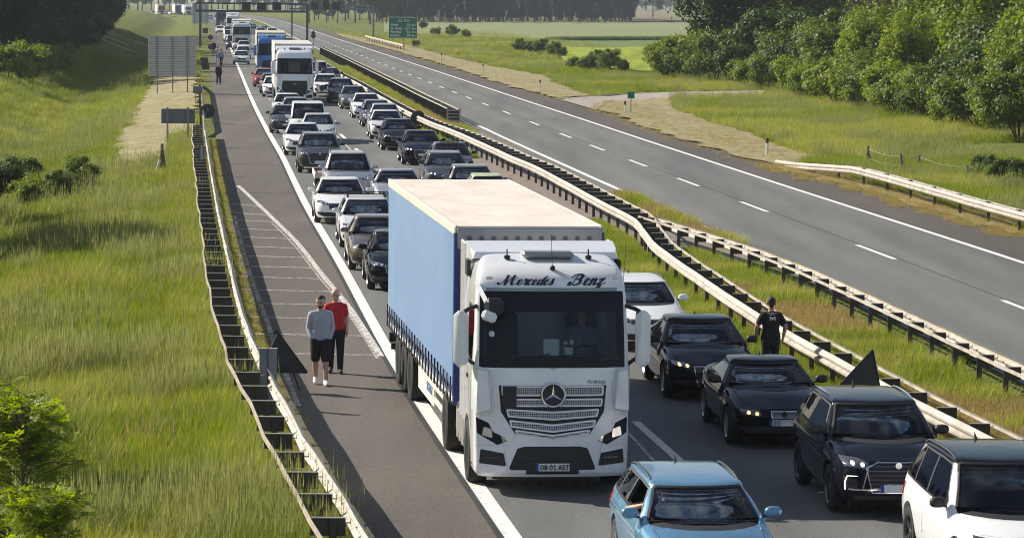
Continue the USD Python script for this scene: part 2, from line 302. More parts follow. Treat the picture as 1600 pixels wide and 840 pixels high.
def terrain_z(x, y):
    y = np.asarray(y, float); off = np.asarray(x) + SL * y; yc = lcl(y)
    u = LO(yc) - 1.1 - off; v = off - (C(yc) + 2.9)
    z = np.where(u > 0, np.interp(u, *LPROF), np.where(v > 0, np.interp(v, *RPROF), -.03))
    far = np.clip((np.maximum(u, v) - 3) / 12, 0, 1)
    bumps = (meshkit.fbm(np.stack([np.asarray(x) / 7, y / 7, np.zeros_like(z)], -1), 3, 5) - .5) * .5 * far
    return road_z(y) + z + bumps
def ground(px, py, h=0.0):
    d = _f + (px - 800) / FPX * _r + (420 - py) / FPX * _u; p = at(px, py, 0)
    for _ in range(60):
        z = float(terrain_z(p[0], p[1])) + h; k = (z - EYE) / d[2]; y = .5 * p[1] + .5 * min(d[1] * k, 2600)
        p = np.array([d[0] * y / d[1], y, z])
    return p
offs = np.unique(np.concatenate([np.linspace(-2500, -200, 10), np.linspace(-200, -40, 17), np.arange(-40, 60, 1.25), np.linspace(60, 250, 24), np.linspace(250, 3000, 14)]))
oo, yy = np.meshgrid(offs, YS); shift = (LO(lcl(yy)) - LO(60.)) * np.exp(-np.abs(oo) / 300)
xx = X(oo + shift, yy)
struct('ground', sheet(np.stack([xx, yy, terrain_z(xx, yy)], -1)), M['soil_grass'], True)
def strip(a, b, z, ylo=12, yhi=2600, n=None):
    ys = np.unique(np.r_[ylo, YS[(YS > ylo) & (YS < yhi)], yhi]); k = np.linspace(0, 1, n or 2)
    o = np.stack([a(ys) + (b(ys) - a(ys)) * t for t in k], 1)
    return sheet(np.stack([X(o, ys[:, None]), np.repeat(ys[:, None], len(k), 1), np.repeat((road_z(ys) + z)[:, None], len(k), 1)], -1))
P_ = lambda c, d=0: (lambda y: c(lcl(y)) + d)
struct('hard_shoulder', strip(P_(LO), P_(LE, -.16), 0.004), M['asphalt_shoulder'])
struct('left_carriageway', strip(P_(LE, -.16), P_(LE, 8.0), 0.0), M['asphalt_lane'])
struct('right_carriageway', strip(P_(C, -7.75), P_(C, .15), 0.0), M['asphalt_lane'])
struct('right_hard_shoulder', strip(P_(C, .15), P_(C, 2.6), 0.004), M['asphalt_far_shoulder'])
ys_ = lambda a, b: (a, b)
struct('gravel_median', strip(P_(LE, 8.0), P_(C, -7.75), -.004, 96, 178), M['gravel'])
# painted lines
struct('edge_line', strip(P_(LE, -.13), P_(LE, .13), .009), M['road_paint'])
struct('edge_line', strip(P_(LE, 7.35), P_(LE, 7.55), .009), M['road_paint'])
struct('edge_line', strip(P_(C, -7.32), P_(C, -7.10), .009), M['road_paint'])
struct('edge_line', strip(P_(C, -.11), P_(C, .11), .009), M['road_paint'])
struct('tar_joint', strip(P_(LE, -.24), P_(LE, -.15), .008, 20, 300), M['tar_seam'])
struct('tar_joint', strip(P_(C, .16), P_(C, .22), .008, 40, 300), M['asphalt_far_shoulder'])
struct('old_edge_line', strip(P_(LO, .10), P_(LO, .22), .009, 62, 112), M['old_paint'])
yc_ = [81.9, 99.5, 119.2, 133.6, 147.25, 160.7, 173.55, 189.2, 206.5, 222.5] + [222.5 + 14.2 * k for k in range(1, 48)]
C3 = P_(C, -3.62)
for y0 in yc_:
    struct('lane_dash', strip(lambda y: C3(y) - .085, lambda y: C3(y) + .085, .009, y0 - 2.6, y0 + 2.6), M['road_paint'])
L3 = P_(LE, 3.78)
for y0 in [57.6, 71.5, 85] + [170 + 14.2 * k for k in range(0, 30)] + [98.5, 112, 126, 140, 155]:
    struct('lane_dash', strip(lambda y: L3(y) - .085, lambda y: L3(y) + .085, .009, y0 - 2.7, y0 + 2.7), M['road_paint'])
struct('tar_joint', strip(P_(C, -3.48), P_(C, -3.45), .0075, 60, 330), M['tar_seam'])
wob = lambda y: L3(y) - .42 + .06 * np.sin(y * 1.9) + .04 * np.sin(y * 4.3) + (y - 58) * .012
struct('old_lane_line', strip(lambda y: wob(y) - .035, lambda y: wob(y) + .035, .009, 50, 74), M['thin_paint'])
struct('old_lane_line', strip(lambda y: L3(y) - .34, lambda y: L3(y) - .26, .009, 150, 178), M['thin_paint'])
# scraped-off hatching on the hard shoulder
def pline(pts, w, z, m, name):
    P = np.array([at(*p) for p in pts]); P = spline(P, 24) if len(P) > 2 else np.linspace(P[0], P[1], 6); t = np.gradient(P, axis=0); n = np.stack([t[:, 1], -t[:, 0], 0 * t[:, 0]], 1); n /= np.linalg.norm(n, axis=1, keepdims=True)
    P[:, 2] = road_z(P[:, 1]) + z; struct(name, sheet(np.stack([P - n * w / 2, P + n * w / 2], 1)), m)
diag = [(372, 290), (430, 345), (465, 380), (500, 425), (545, 480), (575, 525), (595, 557)]
pline(diag, .16, .010, M['thin_paint'], 'old_hatching')
pline([(x - 5, y + 4) for x, y in diag[1:]], .06, .010, M['old_paint'], 'old_hatching')
dx = lambda y: np.interp(y, [p[1] for p in diag], [p[0] for p in diag])
for y in (321, 335, 346, 359.5, 372.5, 387, 402, 418, 435, 455, 476, 498, 524, 554):
    pline([(max(350 + (y - 320) * .12, 352), y - 3), (dx(y), y + 1)], .22 if y < 420 else .17, .009, M['old_paint'], 'old_hatching')
for y, x0, x1 in ((150, 338, 391), (195, 336, 412), (257, 338, 447), (302, 342, 470)):
    pline([(x0, y - 1), (x1, y + .5)], .18, .0075, M['tar_seam'], 'tar_joint')
def drape(name, pts, m, dz=.05, kind='structure', h=0.0, step=4.0):
    W = np.array([ground(*p)[:2] if len(p) == 2 else p[:2] for p in pts]); poly = Polygon(W).buffer(0)
    if name == 'mown_verge':      # ragged rim
        q = np.array([poly.exterior.interpolate(s).coords[0] for s in np.arange(0, poly.exterior.length, .7)]); q += (meshkit.fbm(np.c_[q / 2.2, np.zeros(len(q))][:, None, :] + np.array([[0, 0, 3.0], [7, 7, 9.0]])[None], 3, 2) - .5) * [1.6, 3.4]; poly = Polygon(q).buffer(0)
    if poly.geom_type != 'Polygon': poly = max(poly.geoms, key=lambda g: g.area)
    L = poly.exterior.length; st = max(step, L / 160)
    rim = [poly.exterior.interpolate(s).coords[0] for s in np.arange(0, L, st * .5)]
    x0, y0, x1, y1 = poly.bounds; gx, gy = np.meshgrid(np.arange(x0, x1, st), np.arange(y0, y1, st)); inn = poly.buffer(-st * .3)
    pts_ = np.array(rim + [q for q in zip(gx.ravel(), gy.ravel()) if inn.contains(Point(q))])
    from scipy.spatial import Delaunay
    T = Delaunay(pts_).simplices; ce = pts_[T].mean(1); T = T[[poly.buffer(.01).contains(Point(c)) for c in ce]]
    V = np.c_[pts_, terrain_z(pts_[:, 0], pts_[:, 1]) + dz]; me = trimesh.Trimesh(V, T, process=False); me.fix_normals()
    if me.face_normals[:, 2].sum() < 0: me.invert()
    struct(name, me, m, True, kind); return poly
dry = [drape('mown_verge', [(246, 120), (230, 146), (205, 185), (186, 212), (176, 262), (215, 264), (262, 254), (300, 206), (307, 168), (308, 122)], M['dry_grass'], .2),
       drape('mown_verge', [(520, 52), (580, 62), (640, 73), (700, 89), (770, 106), (850, 119), (880, 135), (925, 152), (868, 156), (800, 137), (700, 104), (612, 79), (540, 60)], M['dry_grass'], .12),
       drape('mown_verge', [(932, 172), (962, 160), (1050, 155), (1052, 172), (1100, 190), (1180, 214), (1240, 236), (1275, 249), (1290, 256), (1235, 262), (1200, 260), (1040, 212)], M['dry_grass'], .12),
       drape('mown_verge', [(1205, 261), (1262, 262), (1400, 300), (1600, 352), (1600, 371), (1400, 316)], M['dry_grass'], .08)]
drape('access_road', [(868, 155), (905, 151), (1000, 146.5), (1100, 144), (1196, 142), (1198, 150), (1120, 152), (1050, 153.5), (962, 162), (930, 173)], M['pale_road'], .07)
drape('crop_field', [(600, 36), (1010, 36), (1200, 37), (1200, 62), (850, 63), (700, 58), (600, 52)], M['pale_crop'], .25)
drape('crop_field', [(850, 66), (1200, 65), (1200, 80), (870, 80)], M['green_crop'], .25)
drape('crop_field', [(860, 78), (1180, 75), (1180, 118), (1000, 116), (930, 108), (880, 98)], M['bright_crop'], .35)
drape('brown_field', [(960, 17), (1200, 8), (1200, 33), (985, 35)], M['brown_field'], .4, step=30)
# ---------------------------------------------------------------- steel barriers: two beams held apart by brackets on posts
WB = np.array([(-.155, .0), (-.13, .035), (-.085, .080), (-.045, .080), (-.012, .02), (.012, .02), (.045, .080), (.085, .080), (.13, .035), (.155, .0)])
TB = np.array([(.085, 0.), (.09, .03), (.15, .03), (.155, 0.)])
rj = np.random.default_rng(5)
def beam(off, y0, y1, top, side, step=2.0, prof=WB, ztop=None):
    ys = np.unique(np.r_[np.arange(y0, y1, step), y1]); o = off(ys); x = X(o, ys)
    base = road_z(ys) + (top if ztop is None else ztop(ys)) - .155
    # a few dents, as on any old rail
    x = x + (meshkit.noise(np.stack([ys * .7, ys * 0, ys * 0], -1), 3) - .5) * .03
    f = np.stack([np.stack([x + side * u, ys, base + v], -1) for v, u in prof], 1); b = np.stack([np.stack([x + side * (u - .006), ys, base + v], -1) for v, u in prof[::-1]], 1)
    m = grid_solid(np.concatenate([f, b], 1), False); return m
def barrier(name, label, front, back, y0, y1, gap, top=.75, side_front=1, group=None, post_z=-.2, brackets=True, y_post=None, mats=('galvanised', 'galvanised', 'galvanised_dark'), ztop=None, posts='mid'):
    t = thing(name, label, 'guard rail', (0, 0, 0), 0, group)
    n = max(1, int(round((y1 - y0) / 4.16)))
    cuts = np.linspace(y0, y1, n + 1); zt = ztop or (lambda y: np.full_like(np.asarray(y, float), top))
    for a, b in zip(cuts[:-1], cuts[1:]):
        part(t, 'beam', move(beam(front, a, b + .06, top, side_front, ztop=ztop), rj.uniform(-.003, .003), 0, rj.uniform(-.005, .005)), M[mats[0]], 25)
        if back is not None: part(t, 'rear_bar', beam(back, a, b + .05, top, -side_front, ztop=ztop, prof=TB), M[mats[1]], 25)
    ys = np.arange(y0 + .4, y1, gap)[:295]
    for y in ys:
        xf = float(X(front(y), y)); xb = float(X(back(y), y)) if back is not None else xf - side_front * .25
        z = float(road_z(y)); tp = float(zt(y)); a, b = min(xf, xb) + .01, max(xf, xb) - .01; mid = (a + b) / 2 if posts == 'mid' else (xb + side_front * .06 if posts == 'rear' else xf - side_front * .10)
        if brackets:
            if side_front > 0: b_, a_ = b - .13, a
            else: b_, a_ = b, a + .13
            hb, ha = b, a; a, b = a_, b_
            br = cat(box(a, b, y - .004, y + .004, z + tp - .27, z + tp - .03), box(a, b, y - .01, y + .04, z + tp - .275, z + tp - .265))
            bk = part(t, 'bracket', br, M[mats[2]]); part(bk, 'flange', box(a, b, y - .03, y + .05, z + tp - .03, z + tp - .018), M['lit_flange_steel'])
            xh = (b + .09) if side_front > 0 else (a - .09); s = side_front
            hk = cat(box(min(xh - s * .02, xh - s * .09), max(xh - s * .02, xh - s * .09), y + .004, y + .05, z + tp - .10, z + tp - .085), box(min(xh - s * .02, xh - s * .03), max(xh - s * .02, xh - s * .03), y + .004, y + .02, z + tp - .11, z + tp - .03))
            part(t, 'hook', hk, M['galvanised']); a, b = ha, hb
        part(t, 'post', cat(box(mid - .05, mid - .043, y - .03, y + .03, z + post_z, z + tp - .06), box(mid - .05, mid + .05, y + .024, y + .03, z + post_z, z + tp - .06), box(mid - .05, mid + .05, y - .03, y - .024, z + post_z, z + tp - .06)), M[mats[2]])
    return t
LR = curve([(36, 2.45), (43, 1.97), (47.3, 1.73), (49, 1.61), (53, 1.32), (55.3, 1.21), (66, .68), (76, .40), (84.5, .24), (106, -.12), (134, -.49), (155, -.75), (197, -1.16), (284, -1.67)])
LB = lambda y: LR(y) - .62 + .05 * (meshkit.noise(np.stack([np.asarray(y, float) * .35, np.asarray(y, float) * 0, np.asarray(y, float) * 0], -1), 8) - .5) * 2
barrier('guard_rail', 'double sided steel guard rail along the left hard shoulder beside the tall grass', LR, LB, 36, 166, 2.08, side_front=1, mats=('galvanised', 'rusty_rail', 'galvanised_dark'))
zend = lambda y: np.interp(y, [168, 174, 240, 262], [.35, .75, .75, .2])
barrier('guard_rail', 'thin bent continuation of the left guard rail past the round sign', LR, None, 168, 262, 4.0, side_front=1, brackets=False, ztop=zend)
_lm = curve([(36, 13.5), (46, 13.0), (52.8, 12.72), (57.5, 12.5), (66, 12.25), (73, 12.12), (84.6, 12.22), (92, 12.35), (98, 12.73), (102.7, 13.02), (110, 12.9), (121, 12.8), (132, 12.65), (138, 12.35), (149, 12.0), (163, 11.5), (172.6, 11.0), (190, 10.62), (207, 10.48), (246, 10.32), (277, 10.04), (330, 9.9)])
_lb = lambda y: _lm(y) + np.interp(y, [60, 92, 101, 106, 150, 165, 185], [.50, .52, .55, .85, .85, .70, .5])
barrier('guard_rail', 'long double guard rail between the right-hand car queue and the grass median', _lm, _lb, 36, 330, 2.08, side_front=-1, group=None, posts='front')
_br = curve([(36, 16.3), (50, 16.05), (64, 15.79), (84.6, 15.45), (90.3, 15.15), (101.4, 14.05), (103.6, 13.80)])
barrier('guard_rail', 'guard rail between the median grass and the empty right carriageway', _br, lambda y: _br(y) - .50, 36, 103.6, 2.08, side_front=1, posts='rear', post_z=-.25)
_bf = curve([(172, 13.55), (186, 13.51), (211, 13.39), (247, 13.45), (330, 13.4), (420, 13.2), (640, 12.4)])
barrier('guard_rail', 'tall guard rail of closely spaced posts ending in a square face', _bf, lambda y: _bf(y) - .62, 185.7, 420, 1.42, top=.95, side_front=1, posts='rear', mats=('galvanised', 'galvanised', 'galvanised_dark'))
# the square end of the tall rail
t = thing('barrier_end', 'dark square end frame with light bars closing the tall median guard rail', 'guard rail end', (0, 0, 0))
xa, xb = float(X(_bf(185.7) - .66, 185.5)), float(X(_bf(185.7) + .04, 185.5)); z0 = float(road_z(185.5))
part(t, 'end_plate', box(xa + .03, xb - .03, 185.52, 185.56, z0, z0 + .9), M['galvanised_dark'])
for k in range(5): part(t, 'bar', box(xa, xb, 185.44, 185.50, z0 + .05 + .19 * k, z0 + .11 + .19 * k), M['galvanised'])
for xs in (xa, xb): part(t, 'end_post', box(xs - .04, xs + .04, 185.42, 185.52, z0 - .2, z0 + .98), M['galvanised'])
_rg = curve([(60, 26.9), (80, 26.6), (107, 26.33), (115, 26.15), (126, 26.02), (134, 25.75), (140, 25.3), (148, 25.2)])
barrier('guard_rail', 'pale guard rail beyond the right hard shoulder, its end sloping into the grass', _rg, lambda y: _rg(y) + .34, 60, 148, 4.0, side_front=-1, brackets=True, ztop=lambda y: np.interp(y, [133, 147], [.75, .18]), posts='rear')
_fr = P_(C, 4.2)
barrier('guard_rail', 'short pale guard rail in front of the green distance sign', lambda y: _fr(y), None, 452, 560, 8.0, side_front=-1, brackets=False, top=.85)
# ---------------------------------------------------------------- grass: blades gathered in tufts, sown over the banks, the median and the verges
rg = np.random.default_rng(11)
def tuft(n, h, r, w, lean, seed, heads=0.0):
    g = np.random.default_rng(seed); V = []; F = []
    for k in range(n):
        a, q = g.uniform(0, 6.283), r * math.sqrt(g.uniform(0, 1)); b = np.array([q * math.cos(a), q * math.sin(a), -.04]); d = g.uniform(0, 6.283); hh = h * g.uniform(.55, 1.1); l = lean * g.uniform(.2, 1.2)
        side = np.array([math.cos(d + 1.57), math.sin(d + 1.57), 0]) * w * .5; out = np.array([math.cos(d), math.sin(d), 0]); i = len(V)
        p1 = b + out * l * hh * .25 + [0, 0, hh * .55]; p2 = b + out * l * hh * .8 + [0, 0, hh]
        V += [b - side, b + side, p1 - side * .8, p1 + side * .8, p2]; F += [(i, i + 1, i + 3), (i, i + 3, i + 2), (i + 2, i + 3, i + 4)]
        if g.uniform() < heads:
            i = len(V); s2 = side * 1.6; V += [p2 - [0, 0, hh * .16] - s2, p2 - [0, 0, hh * .16] + s2, p2 + [0, 0, hh * .10]]; F += [(i, i + 1, i + 2)]
    return trimesh.Trimesh(np.array(V), np.array(F), process=False)
def sow(name, label, cat_, pts, protos, pick, scale):
    """a PointInstancer of tufts at the points"""
    path = _free('/World', name); pi = UsdGeom.PointInstancer.Define(stage, path); say(pi.GetPrim(), label, cat_, None, 'stuff')
    tg = []
    for k, (me, m) in enumerate(protos):
        o = usdkit.mesh(stage, f'{path}/tuft' + (f'_{k:03d}' if k else ''), me, m); tg.append(o.GetPath())
    pi.CreatePrototypesRel().SetTargets(tg)
    n = len(pts); ang = rg.uniform(0, 6.283, n)
    pi.CreateProtoIndicesAttr(Vt.IntArray.FromNumpy(np.asarray(pick, np.int32)))
    pi.CreatePositionsAttr(Vt.Vec3fArray.FromNumpy(np.asarray(pts, np.float32)))
    pi.CreateOrientationsAttr(Vt.QuathArray([Gf.Quath(float(math.cos(a / 2)), 0, 0, float(math.sin(a / 2))) for a in ang]))
    pi.CreateScalesAttr(Vt.Vec3fArray.FromNumpy(np.repeat(np.asarray(scale, np.float32)[:, None], 3, 1)))
def spread(n, ylo, yhi, flo, fhi, power=1.0):
    y = ylo + (yhi - ylo) * rg.uniform(0, 1, n) ** power; off = np.array([flo(v) for v in (0,)])[0] if False else flo(y) + (fhi(y) - flo(y)) * rg.uniform(0, 1, n)
    x = X(off, y); return np.c_[x, y, terrain_z(x, y)]
def keep(p, polys):
    ok = np.ones(len(p), bool)
    for q in polys: ok &= ~shapely.contains_xy(q, p[:, 0], p[:, 1])
    return p[ok]
def patch(p, s, seed): return meshkit.fbm(np.stack([p[:, 0] / s, p[:, 1] / s, 0 * p[:, 0]], -1), 3, seed)
T_green = [tuft(58, .54, .40, .015, .6, 1), tuft(58, .60, .38, .013, .85, 2), tuft(50, .44, .42, .017, .55, 3)]
T_seed = tuft(34, .85, .42, .009, .7, 4, .9); T_straw = tuft(40, .42, .42, .010, .9, 5, .5); T_short = tuft(50, .22, .40, .012, .8, 6)
LBk = P_(LO, -1.0)
lf = np.concatenate([spread(15000, 40, 100, lambda y: LBk(y) - 11 - y * .04, lambda y: LBk(y) + .15), spread(13000, 100, 190, lambda y: LBk(y) - 24, lambda y: LBk(y) + .1), spread(9000, 190, 420, lambda y: LBk(y) - 26, lambda y: LBk(y) - .2)])
lf = keep(lf, [dry[0]]); v = patch(lf, 9, 21); v2 = patch(lf, 2.6, 22); u_ = rg.uniform(0, 1, len(lf))
pick = np.where((v2 > .62) & (u_ < .45), 3, np.where((v > .56) & (u_ < .60), 4, rg.integers(0, 3, len(lf)))); pick = np.where((v < .40) & (pick < 3), 2, pick)
wd = keep(np.concatenate([spread(420, 44, 150, lambda y: LBk(y) - 14, lambda y: LBk(y) - .5)]), [dry[0]]); sow('weeds', 'darker broad weeds scattered through the tall grass left of the rail', 'weeds', wd, [(T_green[0], M['leaf_mid']), (T_green[2], M['leaf_dark']), (T_seed, M['blade_straw'])], rg.integers(0, 3, len(wd)), rg.uniform(.8, 1.25, len(wd)))
near_rail = np.clip((LBk(lf[:, 1]) - (lf[:, 0] + SL * lf[:, 1])) / 3.0, .85, 1)
sow('tall_grass', 'tall green and seeding grass on the bank left of the guard rail', 'grass', lf,
    [(T_green[0], M['blade_green']), (T_green[1], M['blade_green']), (T_green[2], M['blade_green']), (T_seed, M['seed_heads']), (T_green[1], M['blade_yellow'])], pick, (.75 + .55 * v2) * rg.uniform(.8, 1.2, len(lf)) * near_rail)
md = np.concatenate([spread(5600, 44, 97, lambda y: np.minimum(LE(y) + 8.15, _lm(y) - .5), P_(_br, -.4)), spread(2600, 97, 110, P_(LE, 8.4), P_(_lm, -.2)), spread(5200, 170, 330, P_(_lm, .3), P_(_bf, -.2)), spread(500, 100, 125, lambda y: C(y) - 8.0, lambda y: C(y) - 7.6), spread(1500, 150, 178, P_(LE, 8.4), P_(_lm, -.2))])
off_ = md[:, 0] + SL * md[:, 1]; v = patch(md, 3.5, 31); rightside = off_ > _lm(md[:, 1]) + .4
pick = np.where(rightside, np.where(v > .50, 2, np.where(v > .42, 1, 0)), np.where(v > .66, 1, 0)); sc = np.where(rightside, rg.uniform(.55, .95, len(md)), rg.uniform(.35, .6, len(md)))
sow('median_grass', 'green and straw coloured grass growing in the median between the guard rails', 'grass', md, [(T_green[0], M['blade_green']), (T_green[1], M['blade_yellow']), (T_straw, M['blade_straw'])], pick, sc)
rv = np.concatenate([spread(9000, 100, 175, P_(C, 2.7), lambda y: C(y) + 16), spread(9000, 175, 320, P_(C, 3.0), lambda y: C(y) + 28), spread(6000, 320, 700, P_(C, 4.0), lambda y: C(y) + 38)])
fld = Polygon([ground(*p)[:2] for p in [(868, 153), (1000, 145), (1196, 141), (1198, 151), (1050, 154), (930, 174)]])
rv = keep(rv, dry[1:] + [fld]); off_ = rv[:, 0] + SL * rv[:, 1] - C(rv[:, 1]); v = patch(rv, 8, 41)
pick = np.where(off_ < 3.4, 2, np.where(v > .57, 1, np.where(v > .5, 3, 0))); sc = np.where(off_ < 3.4, rg.uniform(.3, .5, len(rv)), rg.uniform(.7, 1.1, len(rv)))
sow('verge_grass', 'long grass on the slope beyond the right carriageway', 'grass', rv, [(T_green[0], M['blade_green']), (T_green[1], M['blade_yellow']), (T_straw, M['blade_straw']), (T_seed, M['seed_heads'])], pick, sc)
gp = spread(520, 40, 165, lambda y: LR(y) - .75, lambda y: LR(y) - .42); gq = spread(2600, 40, 165, lambda y: LR(y) - 1.5, lambda y: LR(y) - .6); gp = np.concatenate([gp, gq]); sow('rail_grass', 'grass growing up through and behind the left guard rail', 'grass', gp, [(T_green[0], M['blade_green']), (T_green[1], M['blade_yellow'])], (rg.uniform(0, 1, len(gp)) < .35).astype(int), np.r_[rg.uniform(.3, .6, 520), rg.uniform(.8, 1.15, 2600)])
ls = spread(1500, 45, 165, lambda y: LR(y) + .05, P_(LO, .05)); sow('shoulder_grass', 'short dry grass between the left guard rail and the asphalt', 'grass', ls, [(T_short, M['blade_straw']), (T_short, M['blade_yellow'])], rg.integers(0, 2, len(ls)), rg.uniform(.35, .75, len(ls)))
for k_, dp in enumerate(dry):
    x0, y0, x1, y1 = dp.bounds; q = np.c_[rg.uniform(x0 - 1, x1 + 1, 9000), rg.uniform(y0 - 2, y1 + 2, 9000)]; q = q[shapely.contains_xy(dp.buffer(.7), q[:, 0], q[:, 1])][:2600]; q = np.c_[q, terrain_z(q[:, 0], q[:, 1]) + .06]
    sow('mown_hay', 'dry cut hay and short straw lying on the mown verge, ' + ('left of the left guard rail', 'along the far right verge', 'below the access road', 'before the right guard rail')[k_], 'hay', q, [(T_straw, M['blade_straw']), (T_short, M['blade_straw']), (T_short, M['blade_yellow'])], rg.choice(3, len(q), p=[.45, .4, .15]), rg.uniform(.2, .5, len(q)))
# crops stand as rows of blades along the field edges
hd = np.array([ground(x, 64.5 - (x - 855) * .006) for x in np.linspace(855, 1130, 260)]); hd = np.concatenate([hd, hd + [1.2, 2.2, 0], hd + [.5, 4.4, 0]])
sow('crop_edge', 'dark unripe strip of tall plants between the pale and the green field', 'crop', hd, [(T_green[0], M['leaf_dark'])], np.zeros(len(hd)), rg.uniform(1.3, 1.8, len(hd)))

# ---------------------------------------------------------------- trees and bushes
def foliage(seed, R, blobs, leaves, size, base=0.0, low=.15, jitter=.5):
    """leaf-sized faces in uneven clumps through an ellipsoid R (rx, ry, rz) standing on z=base"""
    g = np.random.default_rng(seed); R = np.array(R, float); P = []; N = []
    per = leaves // blobs
    for k in range(blobs):
        d = g.normal(size=3); d /= np.linalg.norm(d); d[2] = max(d[2], -1 + 2 * low) if g.uniform() < .8 else d[2]
        c = d * R * g.uniform(.35, .86); rb = R * g.uniform(.15, .34); q = g.normal(size=(per, 3)); q /= np.linalg.norm(q, axis=1, keepdims=True)
        rr = np.where(g.uniform(0, 1, (per, 1)) < .16, g.uniform(1.0, 1.5, (per, 1)), g.uniform(.5, 1.06, (per, 1))); P.append(c + q * rb * rr); N.append(q + jitter * g.normal(size=(per, 3)) + [0, 0, .35])
    P, N = np.concatenate(P), np.concatenate(N); N /= np.linalg.norm(N, axis=1, keepdims=True)
    a = np.cross(N, g.normal(size=N.shape)); a /= np.linalg.norm(a, axis=1, keepdims=True); b = np.cross(N, a); s = size * g.uniform(.6, 1.35, (len(P), 1))
    V = np.stack([P - a * s, P - b * s * .55 + N * s * .1, P + a * s, P + b * s * .55 + N * s * .1], 1).reshape(-1, 3); V[:, 2] += base + R[2]; V[:, 2] = np.maximum(V[:, 2], .03)
    i = np.arange(len(P)) * 4; return trimesh.Trimesh(V, np.vstack([np.stack([i, i + 1, i + 2], 1), np.stack([i, i + 2, i + 3], 1)]), process=False)
def trunk(seed, h, r, R, base, limbs=6):
    g = np.random.default_rng(seed); p = [np.array([0, 0, -.3])]; 
    for k in range(1, 6): p.append(np.array([g.normal() * .06 * h * k / 6, g.normal() * .06 * h * k / 6, h * k / 5]))
    ms = [tube(p, np.linspace(r, r * .3, 6), 8)]
    for k in range(limbs):
        z = g.uniform(.35, .85) * h; q = np.array([np.interp(z, [v[2] for v in p], [v[i] for v in p]) for i in (0, 1)] + [z]); a = g.uniform(0, 6.283); e = q + np.array([math.cos(a) * R[0] * .65, math.sin(a) * R[1] * .65, R[2] * g.uniform(.25, .7)])
        ms.append(tube([q, (q + e) / 2 + [0, 0, -.08 * R[2]], e], [r * .42, r * .28, r * .10], 6))
    return cat(ms)
KINDS = {}
def tree_kind(key, leaf, R, base, blobs, leaves, size, tr, seed, low=.15, bark='bark'):
    k = kind_of(key); part(k, 'trunk', trunk(seed, base + R[2] * 1.5, tr, R, base), M[bark], 40); part(k, 'crown', foliage(seed + 50, R, blobs, leaves, size, base, low), M[leaf]); KINDS[key] = k
def bush_kind(key, leaf, R, blobs, leaves, size, seed):
    k = kind_of(key); g = np.random.default_rng(seed); st = [tube([(0, 0, -.2), (g.normal() * R[0] * .2, g.normal() * R[1] * .2, R[2] * .7), (g.normal() * R[0] * .45, g.normal() * R[1] * .45, R[2] * 1.5)], [.05, .035, .012], 5) for _ in range(6)]
    part(k, 'stems', cat(st), M['bark']); part(k, 'leaves', foliage(seed + 9, R, blobs, leaves, size, 0, .35), M[leaf]); KINDS[key] = k
tree_kind('broad_tree', 'leaf_dark', (4.6, 4.6, 6.0), 1.2, 62, 20000, 0.165, .28, 1)
tree_kind('round_tree', 'leaf_mid', (3.8, 3.8, 4.6), 1.4, 56, 16000, 0.15, .22, 2)
tree_kind('airy_tree', 'leaf_willow', (4.0, 4.0, 5.2), 1.6, 60, 17000, 0.11, .18, 3)
tree_kind('forest_tree', 'leaf_forest', (3.6, 3.6, 5.6), 4.0, 34, 6000, .30, .22, 4, .3)
tree_kind('edge_tree', 'leaf_forest', (3.2, 3.2, 4.6), 1.0, 50, 12000, 0.19, .18, 5)
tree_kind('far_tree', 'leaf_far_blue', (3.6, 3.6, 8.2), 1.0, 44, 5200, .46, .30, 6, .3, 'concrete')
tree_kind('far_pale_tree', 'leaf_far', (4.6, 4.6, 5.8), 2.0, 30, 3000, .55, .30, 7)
bush_kind('light_bush', 'leaf_light', (2.3, 2.3, 1.7), 44, 12000, 0.115, 11)
bush_kind('mid_bush', 'leaf_mid', (2.6, 2.6, 2.0), 44, 12000, 0.12, 12)
bush_kind('dark_bush', 'leaf_dark', (2.6, 2.6, 2.1), 44, 12000, 0.12, 13)
bush_kind('upright_bush', 'leaf_light', (1.9, 1.9, 2.9), 44, 11000, 0.095, 14)
bush_kind('sunny_bush', 'leaf_yellow', (1.6, 1.6, 2.0), 40, 11000, 0.095, 15)
def grow(kind, name, label, cat_, px, py, s=1.0, group=None, dz=0.0):
    p = ground(px, py); p = p + [0, 0, dz - .05]; return copy_of(KINDS[kind], name, label, cat_, p, rg.uniform(0, 6.28), group, [s * rg.uniform(.92, 1.08), s * rg.uniform(.92, 1.08), s * rg.uniform(.95, 1.05)])
# right side, from the fields towards the right edge of the picture
grow('broad_tree', 'tree', 'big dark leafy tree at the left end of the right-hand thicket', 'tree', 1135, 120, 1.15)
grow('broad_tree', 'tree', 'dark tree just right of the big tree, its top out of the picture', 'tree', 1215, 112, 1.25)
grow('round_tree', 'tree', 'mid green tree behind the thicket above the end of the access road', 'tree', 1265, 104, 1.5)
for i, (x, y, s) in enumerate([(1310, 100, 1.5), (1350, 104, 1.3), (1292, 92, 1.6), (1245, 98, 1.4)]): grow('broad_tree', 'tree', 'dark tree in the row standing behind the right-hand thicket', 'tree', x, y, s, 'dark trees behind the thicket')
for i, (x, y, s) in enumerate([(1395, 124, 1.15), (1440, 122, 1.25), (1420, 108, 1.45), (1475, 110, 1.3), (1540, 108, 1.45), (1590, 112, 1.4), (1510, 100, 1.6)]): grow('airy_tree', 'tree', 'grey green willow-like tree among the trees at upper right', 'tree', x, y, s, 'willow-like trees at upper right')
